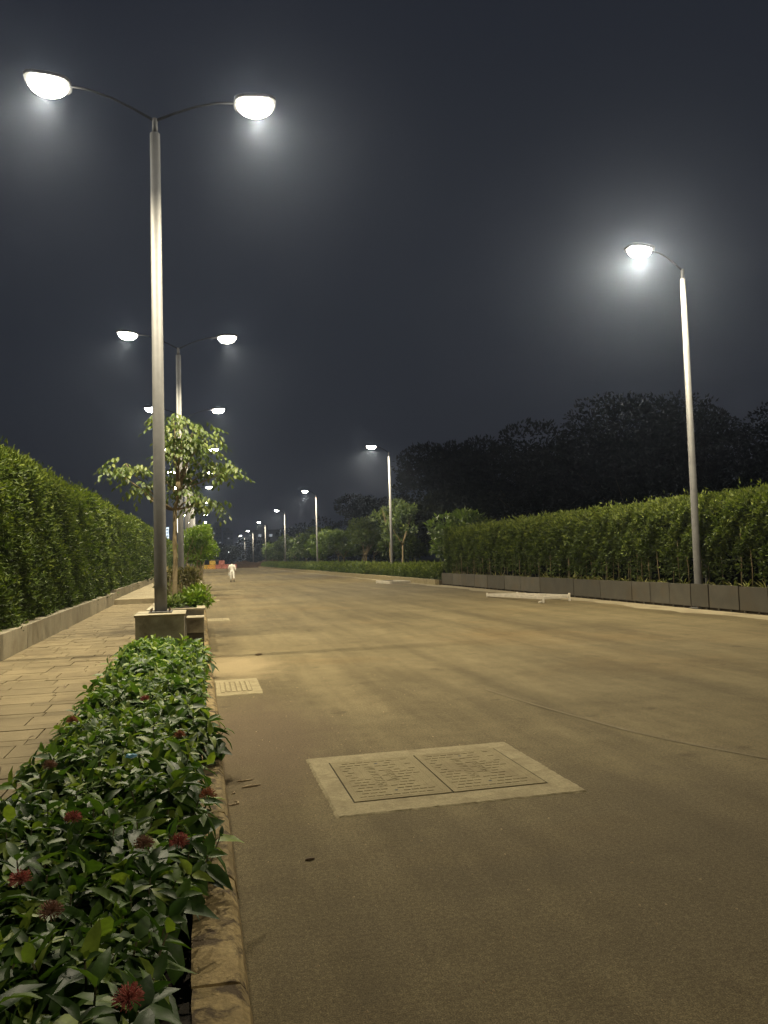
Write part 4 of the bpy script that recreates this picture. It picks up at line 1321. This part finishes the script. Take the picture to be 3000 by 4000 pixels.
seq = [('yellow', .5, 178.6, 0, .3), ('yellow', 1.75, 178.9, 0, .1), ('orange', 2.3, 178.2, 0, -.2), ('orange', 3.1, 178.6, 0, .15), ('redp', 4.0, 178.4, 0, -.15), ('redp', 4.7, 178.9, 0, .3),
       ('redp', 5.4, 178.3, 0, -.1), ('redp', 6.4, 178.7, 0, .2), ('redp', 7.3, 178.5, 0, 0), ('yellow', 2.7, 178.6, .9, .1), ('redp', 4.7, 178.7, .9, -.2)]
names = {'yellow': 'yellow', 'orange': 'amber', 'redp': 'faded red'}
for (key, x, y, z, rz) in seq:
    r = empty('traffic_barrier', (x, y, z), rz)
    link('barrier_body', bcols[key], None, r)
    for sx in (-.38, .38): link('fork_slot', slot, None, r, (sx, 0, 0))
    for sx in (-.30, .30): link('lift_hole', hole, None, r, (sx, 0, 0))
    tag(r, f"{names[key]} plastic traffic barrier " + ("stacked on top of the row across the road end" if z else "in the row across the far road end"), 'barrier', names[key] + (' stacked' if z else '') + ' barriers across the road end')
# earth mound to the right of the barriers
bm = bmesh.new()
bmesh.ops.create_grid(bm, x_segments=60, y_segments=24, size=1)
rr = random.Random(9)
for v in bm.verts:
    x, y = v.co.x * 11, v.co.y * 4
    e = max(0, 1 - v.co.x ** 2) ** .6 * max(0, 1 - v.co.y ** 2) ** .6
    z = 1.9 * e * (.75 + .25 * math.sin(x * .9) * math.cos(y * .8) + .12 * math.sin(x * 2.7 + y)) + (rr.uniform(-.07, .07) if e > .05 else 0)
    v.co = Vector((x, y, z))
me = bpy.data.meshes.new('earth_mound'); bm.to_mesh(me); bm.free()
tag(link('earth_mound', me, M['dirt'], None, (14.5, 187, -.02)), kind='structure')
# grey board on a post behind the barriers
sg = empty('sign_board', (3.5, 192, -.03), 0, 'small grey board on two posts behind the barrier row', 'sign')
MB().box(-.95, .95, -.03, .03, 1.75, 2.2).build('board', M['grey_sign'], sg)
for x in (-.7, .7): MB().tube([(x, .06, 0), (x, .06, 2.1)], .04, 8).build('post', M['steel'], sg)

# ------------------------------------------------------------------ slim lantern post on the path
lp_ = empty('lantern_post', (-1.49, 60.0, .31), 0, 'slim post with tall glowing lantern tube beside the raised footpath', 'lantern')
MB().tube([(0, 0, 0), (0, 0, 3.5)], [.08, .07], 10).build('post', M['bark'], lp_, smooth=True)
MB().tube([(0, 0, 3.5), (0, 0, 3.6), (0, 0, 4.65), (0, 0, 4.8)], [.07, .12, .12, .05], 12).build('lantern_tube', M['lantern'], lp_, smooth=True)

# ------------------------------------------------------------------ far lamps and buildings
def far_lamp(x, y, h, label):
    r = empty('far_lamp', (x, y, -.03), 0, label, 'street lamp', 'small far lights at the end of the road')
    MB().tube([(0, 0, 0), (0, 0, h)], [.12, .07], 8).build('pole', M['steel'], r)
    hd = MB().tube([(0, 0, h), (0, 0, h + .12), (0, 0, h + .34), (0, 0, h + .42)], [.10, .28, .26, .06], 10).build('lantern', M['lens_far'], r, smooth=True)
far_lamp(9.4, 335, 7.4, 'small cool white lamp beyond the barriers left of the earth mound')
far_lamp(10.4, 340, 7.9, 'small cool white lamp beyond the barriers left of the earth mound')
far_lamp(12.5, 350, 5.5, 'lone faint white lamp low above the barriers')

def building(name, x0, x1, y0, y1, h, mat, label, cols, floors, lit=(), w=1.6, hh=1.5, group=None, crown=True):
    r = empty(name, ((x0 + x1) / 2, y0, -.03), 0, label, 'building', group)
    hx = (x1 - x0) / 2
    MB().box(-hx, hx, 0, y1 - y0, 0, h).build('wall', mat, r)
    if crown:
        rf = MB().box(-hx - .3, hx + .3, -.3, y1 - y0 + .3, h + .002, h + .9).build('roof', mat, r)
        MB().box(-hx * .5, hx * .2, 3, 8, h + .904, h + 3.2).build('roof_room', mat, rf)
    pane = MB().box(-w / 2, w / 2, -.06, .10, -hh / 2, hh / 2).mesh('window'); pane.materials.append(M['glass'])
    lpane = MB().box(-w / 2, w / 2, -.06, .10, -hh / 2, hh / 2).mesh('window'); lpane.materials.append(M['lit_pane'])
    fh = h / floors
    sill = MB().box(-w / 2 - .1, w / 2 + .1, -.18, .02, -hh / 2 - .15, -hh / 2 - .03).mesh('sill'); sill.materials.append(mat)
    for c in range(cols):
        x = -hx + (c + .5) * 2 * hx / cols
        for f in range(floors):
            z = fh * (f + .55)
            wn_ = link('window', lpane if (c, f) in lit else pane, None, r, (x, 0, z))
            link('sill', sill, None, wn_)
    return r
building('apartment_tower', -43.5, -29.6, 800, 815, 36, M['facade'], 'pale floodlit apartment tower with a column of dark windows', 5, 11, (), 1.9, 1.5)
building('apartment_block', -60, -44.5, 790, 812, 33, M['facade'], 'wide pale floodlit apartment block next to the tower', 6, 10, (), 1.6, 1.4)
fl_ = empty('floodlight', (-44, 740, -.03), 0, 'ground floodlight aimed at the pale apartment buildings', 'floodlight')
MB().box(-.6, .6, -.3, .3, .0, .8).build('housing', M['steel_dark'], fl_, bevel=.05)
MB().box(-.5, .5, .302, .33, .1, .7).build('lens', M['lens_far'], fl_)
fd = bpy.data.lights.new('flood_beam', 'SPOT'); fd.energy = 1500000; fd.spot_size = R(60); fd.spot_blend = .5; fd.color = (.80, .92, 1.0); fd.shadow_soft_size = .5
fo = bpy.data.objects.new('flood_beam', fd); col.objects.link(fo); fo.parent = fl_; fo.location = (0, .45, .5)
fo.rotation_euler = (R(105), 0, 0)
building('far_block', 22, 34, 345, 357, 14, M['facade_dark'], 'dim grey building with a few lit windows behind the right trees', 5, 4, ((1, 2), (1, 3), (3, 3)), 1.3, 1.1)
building('far_tower', 9, 15, 560, 572, 26, M['facade_dark'], 'dim grey tower far beyond the end of the road', 3, 8, ((0, 6), (2, 4)), 1.2, 1.1, 'dim far towers', True)
building('far_tower', 17, 24, 580, 592, 23, M['facade_dark'], 'dim wide grey tower far beyond the end of the road', 3, 7, ((1, 5),), 1.2, 1.1, 'dim far towers', True)

# ------------------------------------------------------------------ haze
if HAZE_DENSITY > 0:
    hz = MB().box(-160, 160, -30, 900, -1.2, 46).mesh('haze')
    hm = bpy.data.materials.new('night_haze'); hm.use_nodes = True
    nt = hm.node_tree
    for n in list(nt.nodes):
        if n.type == 'BSDF_PRINCIPLED': nt.nodes.remove(n)
    pv = nt.nodes.new('ShaderNodeVolumePrincipled')
    pv.inputs['Color'].default_value = (.60, .72, 1.0, 1)
    pv.inputs['Density'].default_value = HAZE_DENSITY
    pv.inputs['Anisotropy'].default_value = .87
    nt.links.new(pv.outputs[0], nt.nodes['Material Output'].inputs['Volume'])
    ho = link('haze', hz, hm)
    tag(ho, 'thin pale night haze filling the air over the road', 'haze', None, 'stuff')
